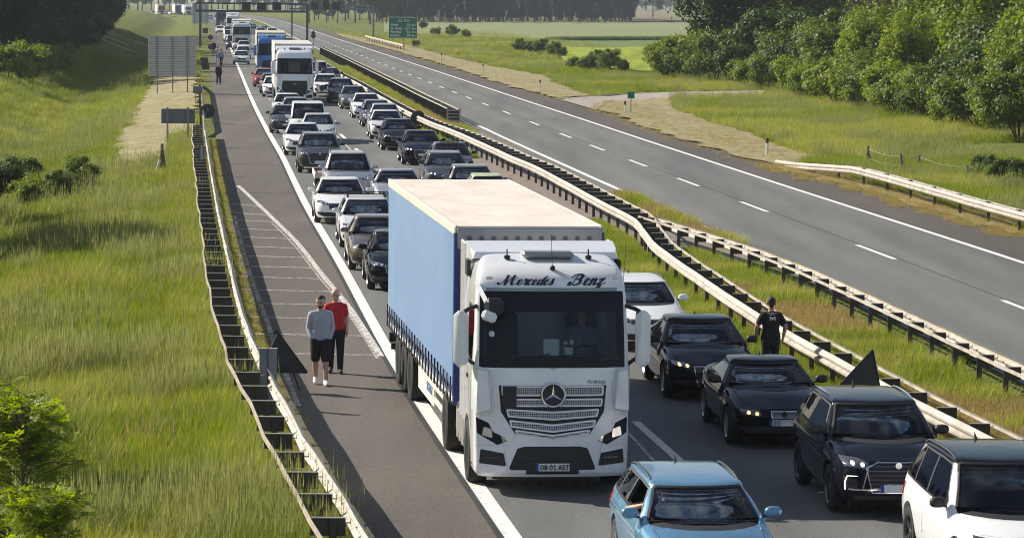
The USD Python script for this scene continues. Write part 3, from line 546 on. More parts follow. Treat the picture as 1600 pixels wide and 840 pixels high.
for k, x, y, s in [('light_bush', 1040, 124, 1.1), ('light_bush', 1062, 122, 1.5), ('mid_bush', 1080, 128, 1.0), ('dark_bush', 1150, 134, 1.0), ('mid_bush', 1118, 130, 1.1), ('mid_bush', 1180, 130, 1.5), ('light_bush', 1165, 136, .8), ('dark_bush', 1215, 130, 1.7), ('mid_bush', 1245, 136, 1.4), ('light_bush', 1200, 140, .9), ('mid_bush', 1285, 141, 1.5),
                   ('dark_bush', 1230, 146, 1.1), ('light_bush', 1250, 152, 1.05), ('mid_bush', 1320, 145, 1.6), ('sunny_bush', 1278, 157, .9), ('light_bush', 1310, 165, 1.15), ('upright_bush', 1335, 161, 1.2), ('upright_bush', 1362, 163, 1.35), ('light_bush', 1345, 171, .8), ('mid_bush', 1385, 165, 1.35), ('light_bush', 1395, 177, 1.1), ('upright_bush', 1420, 171, 1.2), ('light_bush', 1440, 183, 1.0), ('light_bush', 1465, 181, 1.1),
                   ('upright_bush', 1450, 163, 1.6), ('upright_bush', 1480, 161, 1.75), ('upright_bush', 1510, 163, 1.85), ('upright_bush', 1535, 167, 1.75), ('dark_bush', 1490, 187, .95), ('mid_bush', 1520, 183, 1.2), ('dark_bush', 1560, 173, 1.6), ('mid_bush', 1425, 153, 1.7), ('dark_bush', 1590, 163, 2.0), ('sunny_bush', 1582, 199, 1.5), ('sunny_bush', 1600, 211, 1.5), ('sunny_bush', 1606, 185, 2.0), ('light_bush', 1565, 203, .8), ('mid_bush', 1540, 195, .8), ('light_bush', 1262, 155, .8), ('light_bush', 1330, 168, .9), ('mid_bush', 1362, 172, 1.0), ('light_bush', 1410, 182, 1.0), ('mid_bush', 1450, 188, .9), ('light_bush', 1490, 196, .9), ('mid_bush', 1530, 203, 1.0), ('light_bush', 1562, 212, .9), ('mid_bush', 1592, 222, 1.1), ('dark_bush', 1555, 195, 1.3), ('mid_bush', 1300, 150, 1.4), ('dark_bush', 1395, 158, 1.6)]:
    grow(k, 'bush', {'light_bush': 'light green bush in the dense thicket beyond the right verge', 'mid_bush': 'mid green bush in the dense thicket beyond the right verge', 'dark_bush': 'dark green bush in the dense thicket beyond the right verge', 'upright_bush': 'tall upright yellowish green bush in the right-hand thicket', 'sunny_bush': 'bright yellow green broad-leaved bush in the right-hand thicket'}[k], 'bush', x, y, s, {'light_bush': 'light bushes of the thicket', 'mid_bush': 'mid green bushes of the thicket', 'dark_bush': 'dark bushes of the thicket', 'upright_bush': 'upright bushes of the thicket', 'sunny_bush': 'yellow green bushes of the thicket'}[k])
for i, (k, x, y, s) in enumerate([('mid_bush', 812, 82, 0.5), ('dark_bush', 830, 84, 0.45), ('mid_bush', 846, 84, 0.55), ('mid_bush', 868, 90, 0.55), ('dark_bush', 876, 92, 0.35), ('light_bush', 895, 108, 0.45), ('light_bush', 915, 110, 0.5), ('mid_bush', 932, 110, 0.55), ('mid_bush', 955, 112, 0.6), ('dark_bush', 975, 114, 0.35), ('light_bush', 680, 56, 0.6), ('mid_bush', 706, 58, 0.6), ('light_bush', 728, 60, 0.55), ('dark_bush', 660, 46, 0.5), ('dark_bush', 650, 74, 0.3)]):
    grow(k, 'bush', 'bush in the loose hedge between the right verge and the fields', 'bush', x, y, s, 'bushes along the field edge')
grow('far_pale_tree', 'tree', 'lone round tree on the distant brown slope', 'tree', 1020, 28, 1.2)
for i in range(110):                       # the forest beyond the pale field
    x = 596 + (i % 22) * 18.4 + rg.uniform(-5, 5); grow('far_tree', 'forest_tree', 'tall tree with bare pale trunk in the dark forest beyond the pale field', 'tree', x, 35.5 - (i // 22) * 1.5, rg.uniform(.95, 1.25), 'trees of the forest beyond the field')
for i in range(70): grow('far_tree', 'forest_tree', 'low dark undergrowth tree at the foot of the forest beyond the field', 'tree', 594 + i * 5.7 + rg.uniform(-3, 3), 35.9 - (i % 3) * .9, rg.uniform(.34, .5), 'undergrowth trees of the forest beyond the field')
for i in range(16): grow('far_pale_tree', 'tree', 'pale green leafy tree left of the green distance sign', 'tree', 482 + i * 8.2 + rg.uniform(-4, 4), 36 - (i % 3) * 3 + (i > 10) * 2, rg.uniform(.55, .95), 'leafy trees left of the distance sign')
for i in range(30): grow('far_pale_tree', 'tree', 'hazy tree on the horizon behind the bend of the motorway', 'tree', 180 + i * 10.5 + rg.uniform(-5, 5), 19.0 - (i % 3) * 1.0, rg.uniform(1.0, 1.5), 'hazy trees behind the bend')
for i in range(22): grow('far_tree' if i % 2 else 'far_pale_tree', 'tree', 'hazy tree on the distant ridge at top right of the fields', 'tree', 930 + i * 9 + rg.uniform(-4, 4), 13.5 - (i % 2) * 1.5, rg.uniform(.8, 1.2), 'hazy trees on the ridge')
# the forest on the left, its shade falling over the ditch
def grow_at(kind, name, label, cat_, off, y, s, group): 
    x = float(X(off, y)); return copy_of(KINDS[kind], name, label, cat_, (x, y, float(terrain_z(x, y)) - .05), rg.uniform(0, 6.28), group, s)
for y in np.arange(285, 640, 7.5):
    for r_ in range(3):
        if y < 305 and r_ < 1: continue
        d = 20 + r_ * 5 + rg.uniform(-1.5, 1.5)
        grow_at('edge_tree' if r_ == 0 else 'forest_tree', 'forest_tree', 'tall tree of the shady forest on the left' if r_ else 'lower leafy tree at the sunny edge of the left forest', 'tree', float(LO(y)) - d, y + rg.uniform(-3, 3), rg.uniform(.9, 1.3) if r_ else rg.uniform(.75, 1.05), 'tall trees of the left forest' if r_ else 'edge trees of the left forest')
for y in np.arange(310, 460, 9): grow_at('dark_bush' if (y // 9) % 3 else 'mid_bush', 'bush', 'undergrowth bush along the left forest edge above the ditch', 'bush', float(LO(y)) - 17.0 + rg.uniform(-1, 1), y, rg.uniform(.7, 1.1), 'undergrowth of the left forest')
for i, (x, y, s) in enumerate([(12, 128, 1.0), (36, 127, 1.0), (58, 124, .95), (80, 118, .9), (92, 108, .8)]): grow('light_bush', 'bush', 'sunlit light green bush in front of the dark left forest', 'bush', x, y, s, 'sunlit bushes before the left forest')
# bushes in the meadow at left
for k, x, y, s, lb in [('dark_bush', 4, 322, .44, 'dark bush at the left picture edge in the meadow'), ('light_bush', 44, 326, .40, 'light green bush between the dark bush and the fence posts'), ('light_bush', 70, 318, .42, 'light green bush behind the foremost meadow bush'), ('mid_bush', 92, 318, .34, 'mid green bush left of the fence posts in the meadow'), ('mid_bush', 122, 306, .40, 'bush right behind the nearer fence post in the meadow'), ('dark_bush', 30, 300, .42, 'dark bush at the back of the meadow bushes')]: grow(k, 'bush', lb, 'bush', x, y, s)
# trees left of the frame whose shade falls across the meadow
for x, y, s in ((-20.5, 103, .85), (-23.5, 108, .95), (-15.0, 62, .6), (-11.6, 54, .6), (-25, 118, .7)): copy_of(KINDS['edge_tree'], 'meadow_tree', 'tree beyond the left edge of the picture shading the meadow', 'tree', (x, y, float(terrain_z(x, y)) - .05), rg.uniform(0, 6.28), 'trees shading the meadow', s)
# the young ash tree at lower left: feathered leaves on thin branches
def ash_tree():
    g = np.random.default_rng(77); br = []; V = []; F = []
    def leaflet(p, d, n, L, W):
        s = np.cross(d, n); s /= np.linalg.norm(s) + 1e-9; i = len(V); V.extend([p, p + d * L * .45 + s * W, p + d * L, p + d * L * .45 - s * W]); F.extend([(i, i + 1, i + 2), (i, i + 2, i + 3)])
    def frond(p, d):
        d = d / np.linalg.norm(d); n = np.array([0, 0, 1.0]) - d * d[2]; n += g.normal(size=3) * .3; n /= np.linalg.norm(n); s = np.cross(d, n); L = g.uniform(.22, .36)
        for k in range(6):
            q = p + d * L * (.2 + .15 * k) - np.array([0, 0, .05]) * (k / 5) ** 2
            for sg in (-1, 1): leaflet(q, (s * sg + d * .45 + g.normal(size=3) * .15) / 1.1, n, .115 - .006 * k, .023)
        leaflet(p + d * L, d, n, .10, .02)
    top = np.array([0, 0, 4.3]); tr = spline([(0, 0, -.3), (.08, .05, 1.2), (-.05, .1, 2.6), (.1, 0, 4.2)], 14); br.append(tube(tr, np.linspace(.06, .02, 14), 7))
    for k in range(64):
        z = 4.1 * g.uniform(.1, 1) ** .7; b = np.array([np.interp(z, tr[:, 2], tr[:, 0]), np.interp(z, tr[:, 2], tr[:, 1]), z]); a = g.uniform(0, 6.283); L = g.uniform(.8, 1.9) * (1.15 - .14 * z)
        e = b + np.array([math.cos(a) * L, math.sin(a) * L, L * g.uniform(.05, .55)]); path = spline([b, (b + e) / 2 + [0, 0, .12], e], 12); br.append(tube(path, np.linspace(.016, .005, 12), 5))
        for j in range(19):
            i = g.integers(3, 12); dd = np.array([math.cos(a + g.normal() * .9), math.sin(a + g.normal() * .9), g.normal() * .35 + .1]); frond(path[i] + g.normal(size=3) * .05, dd)
    return cat(br), trimesh.Trimesh(np.array(V), np.array(F), process=False)
_b, _l = ash_tree(); leafy('leaf_ash', (.18, .235, .018), (.33, .39, .03), (.50, .54, .06), .52, scale=1.2)
for i, (px, py, dist, s, lb) in enumerate([(28, 640, 42.0, .70, 'young ash tree with feathered bright leaves in the lower left corner'), (60, 800, 39.5, .52, 'smaller ash sapling in front of the young ash in the corner'), (-40, 700, 43.0, .74, 'young ash tree half outside the left picture edge')]):
    d = _f + (px - 800) / FPX * _r; x = d[0] * dist; z = float(terrain_z(x, dist))
    t = thing('ash_tree', lb, 'tree', (x, dist, z), rg.uniform(0, 6), None, s); part(t, 'branches', _b, M['bark'], 40); part(t, 'leaves', _l, M['leaf_ash'])
# ---------------------------------------------------------------- signs, gantries, marker posts and fences
def zpix(px, py, d):
    r = _f + (px - 800) / FPX * _r + (420 - py) / FPX * _u; return EYE + d * r[2] / r[1]
def xpix(px, py, d):
    r = _f + (px - 800) / FPX * _r + (420 - py) / FPX * _u; return d * r[0] / r[1]
def board(name, label, cat_, base, x0, x1, ytop, ybot, m, posts, post_m='steel_grey', ribs=0, depth=.05, post_over=0.0, face=None, front=True, mast_r=.04):
    """a flat sign on posts: base = the pixel where it meets the ground, x0..x1, ytop..ybot its panel in the survey"""
    p = ground(*base); d = p[1]; X0, X1 = xpix(x0, ytop, d) - p[0], xpix(x1, ytop, d) - p[0]; zt, zb = zpix((x0 + x1) / 2, ytop, d) - p[2], zpix((x0 + x1) / 2, ybot, d) - p[2]
    t = thing(name, label, cat_, p, ROAD_YAW * .6)
    part(t, 'panel', rbox(X0, X1, -depth / 2, depth / 2, zb, zt, .012), M[m])
    if ribs:
        for z in np.linspace(zb + .02, zt - .02, ribs): part(t, 'rib', box(X0 + .01, X1 - .01, -depth / 2 - .035, -depth / 2, z - .016, z + .016), M['sign_rib'])
    for q in posts:
        xq = xpix(q, ybot, d) - p[0]; yy = depth / 2 + mast_r if not front else -depth / 2 - mast_r - (.03 if ribs else 0); part(t, 'post', box(xq - mast_r, xq + mast_r, yy - mast_r, yy + mast_r, -.3, zt + post_over), M[post_m])
    return t, p, (X0, X1, zb, zt)
mat('sign_rib', (.20, .205, .21), .55, .2); mat('sign_ribbed', (.46, .47, .48), .55, .2, .10, 1.5)
board('sign_board', 'large grey ribbed back of a road sign on three posts above the mown strip', 'road sign', (272, 148), 232, 307, 57, 120, 'sign_ribbed', (246, 270, 293), ribs=17)
board('sign_board', 'low grey blue sign back on two posts just left of the ladder-like rail', 'road sign', (278, 231), 252, 304.5, 170, 193, 'sign_grey_blue', (262, 294), post_over=.08)
board('sign_board', 'small grey sign back on a thin post by the bent rail', 'road sign', (307, 168), 301.5, 316, 135, 146, 'sign_grey_blue', (306,), mast_r=.03)
board('sign_board', 'far grey ribbed sign back behind the left gantry post', 'road sign', (312, 47), 300.5, 326, 5, 37, 'sign_ribbed', (304, 313, 323), ribs=8)
board('sign_board', 'small dark sign back right of the left gantry post', 'road sign', (321, 56), 316.5, 325, 44, 52, 'sign_back_dark', (319, 323), mast_r=.05)
t, p, q = board('direction_sign', 'big green distance sign with white lettering beyond the right carriageway', 'road sign', (629, 74), 607.5, 652, 27, 60, 'sign_white', (614, 630, 645), front=False)
X0, X1, zb, zt = q; w = X1 - X0; h = zt - zb
part(t, 'green_face', rbox(X0 + .05, X1 - .05, -.04, -.026, zb + .05, zt - .05, .005), M['sign_green'])
def letters(t, text, x, z, hh, m, y=-.046, right=False, bold=True):
    me = meshkit.text_mesh(text, hh, .006, bold); v = np.array(me.vertices); wd = v[:, 0].max(); v[:, 0] += x - (wd if right else 0); part(t, 'lettering', trimesh.Trimesh(np.c_[v[:, 0], y - v[:, 2], v[:, 1] + z], me.faces, process=False), m)
letters(t, 'A3  E70', X0 + w * .33, zt - h * .22, h * .10, M['sign_white'])
for k, (a, b) in enumerate((('Sisak', '20'), ('Sl. Brod', '127'), ('Novska', '44'), ('Kutina', '18'))):
    z = zt - h * (.42 + .165 * k); letters(t, a, X0 + w * .06, z, h * .105, M['sign_white']); letters(t, b, X0 + w * .76, z, h * .11, M['sign_white'], right=True); letters(t, 'km', X0 + w * .94, z, h * .095, M['sign_white'], right=True)
board('direction_sign', 'small green sign plate on a thin post beside the access road', 'road sign', (986, 178), 980.5, 991.5, 144, 154, 'sign_green', (986,), mast_r=.03, front=False)
def round_sign(label, base, c, r, lean=0.0, m='sign_back_dark', bar=True):
    p = ground(*base); d = p[1]; rr = r * d / FPX; x, z = xpix(*c, d) - p[0], zpix(*c, d) - p[2]; t = thing('round_sign', label, 'road sign', p, ROAD_YAW * .5)
    disc = rot(revolve([(0, -.012), (rr - .02, -.012), (rr, -.03), (rr, .012), (0, .012)], 36, 'y'), lean, [0, 1, 0]); part(t, 'disc', move(disc, x, 0, z), M[m], 30)
    if bar: part(t, 'clamp_bar', move(rot(rbox(-.02, .02, -.05, -.015, -rr * .55, rr * .6, .008), lean + .25, [0, 1, 0]), x - rr * .1, 0, z), M['steel_grey'])
    part(t, 'leg', tube([(x, .0, z + rr * .5), (x * .3, .02, z * .4), (0, .02, -.1)], .022, 6), M['steel_grey']); part(t, 'leg', tube([(x, .02, z), (x * .3 + .25, .35, 0)], .018, 6), M['steel_grey'])
round_sign('black round sign back at the far end of the ladder-like left rail', (333, 193), (324, 173.5), 11.3)
round_sign('black round sign back leaning over the median rail beside the queue', (661, 203), (653, 184), 11.2, bar=False)
round_sign('small dark round sign back by the far walkers', (330, 84), (329.5, 73.5), 4.4)
round_sign('farther small dark round sign back on the left verge', (329, 68), (329, 58.5), 3.9)
# leaning dark rectangle
p = ground(320, 118); d = p[1]; t = thing('sign_board', 'dark slanting plate standing on the left verge before the far walkers', 'road sign', p)
V = [(xpix(a, b, d) - p[0], zpix(a, b, d) - p[2]) for a, b in ((312.5, 90), (324.5, 90), (327.5, 108.5), (316.5, 109.5))]; part(t, 'panel', prism(V, .03, 'y', -.015), M['sign_back_dark']); part(t, 'post', tube([(V[3][0] + .05, .03, -.2), (V[0][0] + .1, .03, V[0][1])], .03, 6), M['post_white'])
# warning triangles seen from behind
def triangle(label, base, pts, legs, lean=.18):
    p = ground(*base); d = p[1]; t = thing('warning_triangle', label, 'road sign', p); V = [(xpix(a, b, d) - p[0], zpix(a, b, d) - p[2]) for a, b in pts]
    q = Polygon(V).buffer(-.03).buffer(.03); part(t, 'panel', prism(q, .02, 'y', -.01), M['sign_back_dark']); part(t, 'panel_rim', prism(q.difference(q.buffer(-.02)), .045, 'y', -.03), M['plastic_black'])
    for a, b, m in legs: A, B = [(xpix(*k[:2], d) - p[0], k[2], max(zpix(*k[:2], d) - p[2], -.05)) for k in (a, b)]; part(t, 'leg', tube([A, B], .018, 6), M[m])
    return t
triangle('large dark back of a warning triangle standing by the left rail', (446, 614), [(430.5, 511), (483, 583), (415.5, 581)], [((432.5, 521, -.06), (422, 546, -.06), 'steel_grey'), ((450, 560, .03), (468, 609, .03), 'plastic_black'), ((436, 582, .02), (459, 648, .02), 'steel_grey')])
triangle('dark triangular sign back leaning on the median rail', (1346, 668), [(1364.5, 543), (1376, 606), (1308, 604)], [((1362, 556, .03), (1340, 668, .05), 'plastic_black'), ((1366, 590, .03), (1380, 664, .03), 'plastic_black')])
# grey marker plates standing behind the left rail
for lb, (bx, by), x0, x1, y0, y1 in (('upright grey steel plate standing behind the left rail next to the warning triangle', (419, 640), 405, 432.5, 544.5, 638), ('upright grey steel plate standing inside the ladder-like left rail', (318, 275), 313.5, 321.5, 229, 272)):
    p = ground(bx, by); d = p[1]; X0, X1, zt = xpix(x0, y0, d) - p[0], xpix(x1, y0, d) - p[0], zpix(x0, y0, d) - p[2]; t = thing('marker_plate', lb, 'marker plate', p)
    mid = (X0 + X1) / 2; part(t, 'plate', hull([(X0, .03, -.1), (mid - .02, -.03, -.1), (mid - .02, -.03, zt), (X0, .03, zt), (X0, .05, -.1), (X0, .05, zt), (mid - .02, .05, zt), (mid - .02, .05, -.1)]), M['steel_grey']); part(t, 'plate', hull([(X1, .03, -.1), (mid + .02, -.03, -.1), (mid + .02, -.03, zt), (X1, .03, zt), (X1, .05, -.1), (X1, .05, zt), (mid + .02, .05, zt), (mid + .02, .05, -.1)]), M['steel_grey']); part(t, 'spine', box(mid - .018, mid + .018, -.02, .03, -.1, zt + .02), M['sign_grey_blue']); part(t, 'cap', box(X0 - .01, X1 + .01, -.04, .06, zt, zt + .015), M['galvanised'])
# gantries
def gantry(label, bl, br_, ytop, ybot, boxes, pale=False, span=None):
    pl = at(*bl); d = pl[1]; t = thing('sign_gantry', label, 'gantry', pl); xr = xpix(br_[0], br_[1], d) - pl[0]; m = M['gantry_steel' if not pale else 'steel_grey']
    zt, zb = zpix(bl[0], ytop, d) - pl[2], zpix(bl[0], ybot, d) - pl[2]; xl = -.5 if span is None else xpix(span[0], ybot, d) - pl[0]; xe = xr if span is None else xpix(span[1], ybot, d) - pl[0]
    part(t, 'post', box(-.16, .16, -.2, .2, -.3, zt + .4), m); part(t, 'post', box(xr - .16, xr + .16, -.2, .2, -.8, zt), m)
    part(t, 'lower_beam', box(xl, xe, -.14, .14, zb - .16, zb + .16), m); part(t, 'upper_beam', box(xl, xe, -.10, .10, zt - .12, zt + .12), m); part(t, 'rear_beam', box(xl, xe, .7, .9, zb - .12, zb + .12), m)
    n = int((xe - xl) / 2.2)
    for k in range(n + 1): x = xl + (xe - xl) * k / n; part(t, 'brace', box(x - .06, x + .06, -.06, .06, zb, zt), m)
    for a, b, c_, e in boxes:
        A, B = xpix(a, c_, d) - pl[0], xpix(b, c_, d) - pl[0]; bx_ = part(t, 'signal_box', rbox(A, B, -.75, -.2, zpix(a, e, d) - pl[2], zpix(a, c_, d) - pl[2], .04), M['black_box'])
    return t
gantry('dark sign gantry over the left carriageway with black signal boxes', (313, 73), (480, 71), 5, 17, [(378, 392, 3.5, 16), (402, 417, 4, 16), (426, 440, 3.5, 16)], span=(306, 480))
gantry('second gantry over the right carriageway with three black signal boxes', (456, 58), (583.5, 59), 8, 14, [(486, 498, 4, 14.5), (504, 515, 1, 15.5), (520, 532, 3.5, 15)], pale=True)
# diamond sign in the median
p = at(489.5, 74); d = p[1]; t = thing('diamond_sign', 'dark diamond and triangle sign back on a post in the far median', 'road sign', p); cz = lambda y: zpix(489.5, y, d) - p[2]; e = d / FPX
part(t, 'diamond_plate', prism([(0, cz(61.5)), (4.7 * e, cz(56.5)), (0, cz(51)), (-4.7 * e, cz(56.5))], .04, 'y', -.02), M['sign_back_dark']); part(t, 'triangle_plate', prism([(-4.2 * e, cz(52.6)), (4.2 * e, cz(52.6)), (0, cz(47.6))], .04, 'y', -.07), M['sign_back_dark']); part(t, 'post', box(-.04, .04, -.02, .06, -.2, cz(50)), M['steel_grey'])
# marker posts
def marker(px, y0, y1, label, white=True, group='white marker posts with black heads'):
    p = ground(px, y1) if white else at(px, y1); d = p[1]; h = max(.6, zpix(px, y0, d) - p[2]); t = thing('marker_post', label, 'marker post', p, ROAD_YAW, group)
    if white: part(t, 'post', rbox(-.06, .06, -.05, .05, -.2, h - .24, .015), M['post_white']); hd_ = part(t, 'head', rbox(-.061, .061, -.051, .051, h - .24, h, .015), M['black_box']); part(t, 'reflector', box(-.02, .02, -.056, -.05, h - .20, h - .05), M['tail_red'])
    else: part(t, 'post', rbox(-.05, .05, -.03, .03, 0, h, .012), M['black_box'])
for px, y0, y1, lb in ((1198.5, 216, 243, 'white marker post with black head nearest the right guard rail'), (976.5, 158, 179, 'white marker post left of the small green sign'), (843.5, 125, 143, 'white marker post at the left end of the access road'), (754.5, 100, 116, 'white marker post with black head midway along the mown verge'), (689.5, 83, 98, 'white marker post right of the distance sign'), (645, 70, 80, 'short marker post below the distance sign'), (592.5, 57, 66, 'dark headed marker post left of the distance sign')): marker(px, y0, y1, lb, group=None)
for px, y0, y1 in ((566, 54.5, 61), (547, 49, 57), (530.5, 47, 54), (518.5, 42.5, 47), (506.5, 40.5, 47.5)): marker(px, y0, y1, 'tiny marker post along the far right verge', group='tiny far marker posts')
for px, y0, y1 in ((501.5, 70.5, 79), (523.5, 80.5, 87.5), (483.5, 62, 69.5)): marker(px, y0, y1, 'small black marker on the far median rail', False, 'black markers on the median rail')
# fences
def fence_post(px, y0, y1, label, brace=0, lean=0.0):
    p = ground(px, y1); d = p[1]; h = zpix(px, y0, d) - p[2]; t = thing('fence_post', label, 'fence post', p); part(t, 'post', tube([(0, 0, -.2), (lean * h, 0, h)], [.07, .055], 7), M['wood_post'])
    if brace: part(t, 'brace', tube([(0, -.05, h * .65), (brace, -.3, 0)], .045, 6), M['wood_post']); part(t, 'tie', rbox(-.08, .08, -.1, .06, h * .6, h * .68, .02), M['wood_post'])
    return p, h
fp = [fence_post(1356, 228, 263, 'dark wooden fence post with brace, first from the left on the right slope', .35), fence_post(1409, 240, 273, 'dark wooden fence post with brace, second on the right slope', .32, -.06), fence_post(1436, 242, 267, 'pale straight fence post right of the braced ones', 0), fence_post(1509, 258, 284, 'fence post next to the brambles on the right slope', 0, .08)]
for a, b, which in zip(fp[:-1], fp[1:], ('braced', 'middle', 'last two')):
    w_ = thing('fence_wire', f'thin sagging wires between the {which} fence posts on the right slope', 'fence wire', (0, 0, 0))
    for k in (.45, .85): A, B = a[0] + [0, 0, a[1] * k], b[0] + [0, 0, b[1] * k]; part(w_, 'wire', tube([A, (A + B) / 2 - [0, 0, .10], B], .010, 4), M['wire_grey'])
fence_post(146, 268, 303, 'nearer weathered fence post right of the meadow bushes', 0); fence_post(156.5, 246, 272, 'farther weathered fence post right of the meadow bushes', 0, -.06)
p = ground(250, 275); d = p[1]; t = thing('broken_fence', 'tangle of leaning pale and dark stakes in the grass by the low sign', 'broken fence', p); G_ = lambda x, y: np.array([xpix(x, y, d) - p[0], 0, max(zpix(x, y, d) - p[2], -.1)])
for (a, b), m, r_ in ((((242.5, 273), (251, 250)), 'post_white', .05), (((251, 262), (254.5, 224)), 'wood_post', .06), (((256, 268), (251.5, 228)), 'galvanised_dark', .05), (((258, 262), (255, 232)), 'wood_post', .05)): part(t, 'stake', tube([G_(*a), G_(*b) + [0, rg.uniform(-.3, .3), 0]], r_, 6), M[m])
for i, (x, y, s) in enumerate([(1522, 283, .26), (1540, 282, .30), (1556, 288, .28), (1574, 290, .32), (1590, 297, .30), (1603, 296, .34)]): grow('dark_bush' if i % 2 else 'light_bush', 'bramble', 'low bramble sprawling at the end of the wire fence on the right slope', 'bush', x, y, s, 'brambles by the wire fence')
for x, y, s, lb in ((1505, 566, .17, 'weed bush growing up through the right-hand rail'), (1370, 545, .12, 'tall weed in the straw coloured median grass'), (1460, 600, .12, 'small weed low in the median grass')): grow('light_bush', 'weed', lb, 'weed', x, y, s)
# ---------------------------------------------------------------- cars: a lofted lower body and cabin, with openings cut for glass, doors, lamps and wheels; front at y = 0, looking along -y
def chaikin(P, k=2):
    P = np.asarray(P, float)
    for _ in range(k): Q = np.roll(P, -1, 0); P = np.stack([.75 * P + .25 * Q, .25 * P + .75 * Q], 1).reshape(-1, P.shape[1])
    return P
CAR = dict(L=4.75, W=1.82, H=1.45, yc=1.28, ywt=2.02, yrt=3.2, yrb=3.98, zc=.96, zn=.72, zd=1.02, zb2=.99, wr=.645, rw=.325, yf=.92, yr=3.72, zlow=.20, crown=.05, bowf=.24, bowt=.16, doors=2, spokes=5,
           hl=[(.46, .64), (.80, .70), (.82, .78), (.62, .76), (.45, .71)], grille=[(-.42, .50), (.42, .50), (.46, .70), (-.46, .70)], intake=[(-.62, .27), (.62, .27), (.66, .40), (-.66, .40)],
           fog=[(.62, .28), (.80, .34), (.80, .42), (.66, .40)], bars=4, split=None, cladding=0, rails=0, mirror=None, rim='alloy')
PROF = [(0, 0), (.5, 0), (.80, .0), (.875, .012), (.925, .05), (.955, .12), (.975, .22), (.988, .34), (.997, .46), (1.0, .57), (.992, .66), (.978, .75), (.962, .83), (.94, .90), (.90, .955), (.83, .985), (.70, .995), (.52, 1.0), (.34, 1.0), (.17, 1.0), (0, 1.0)]
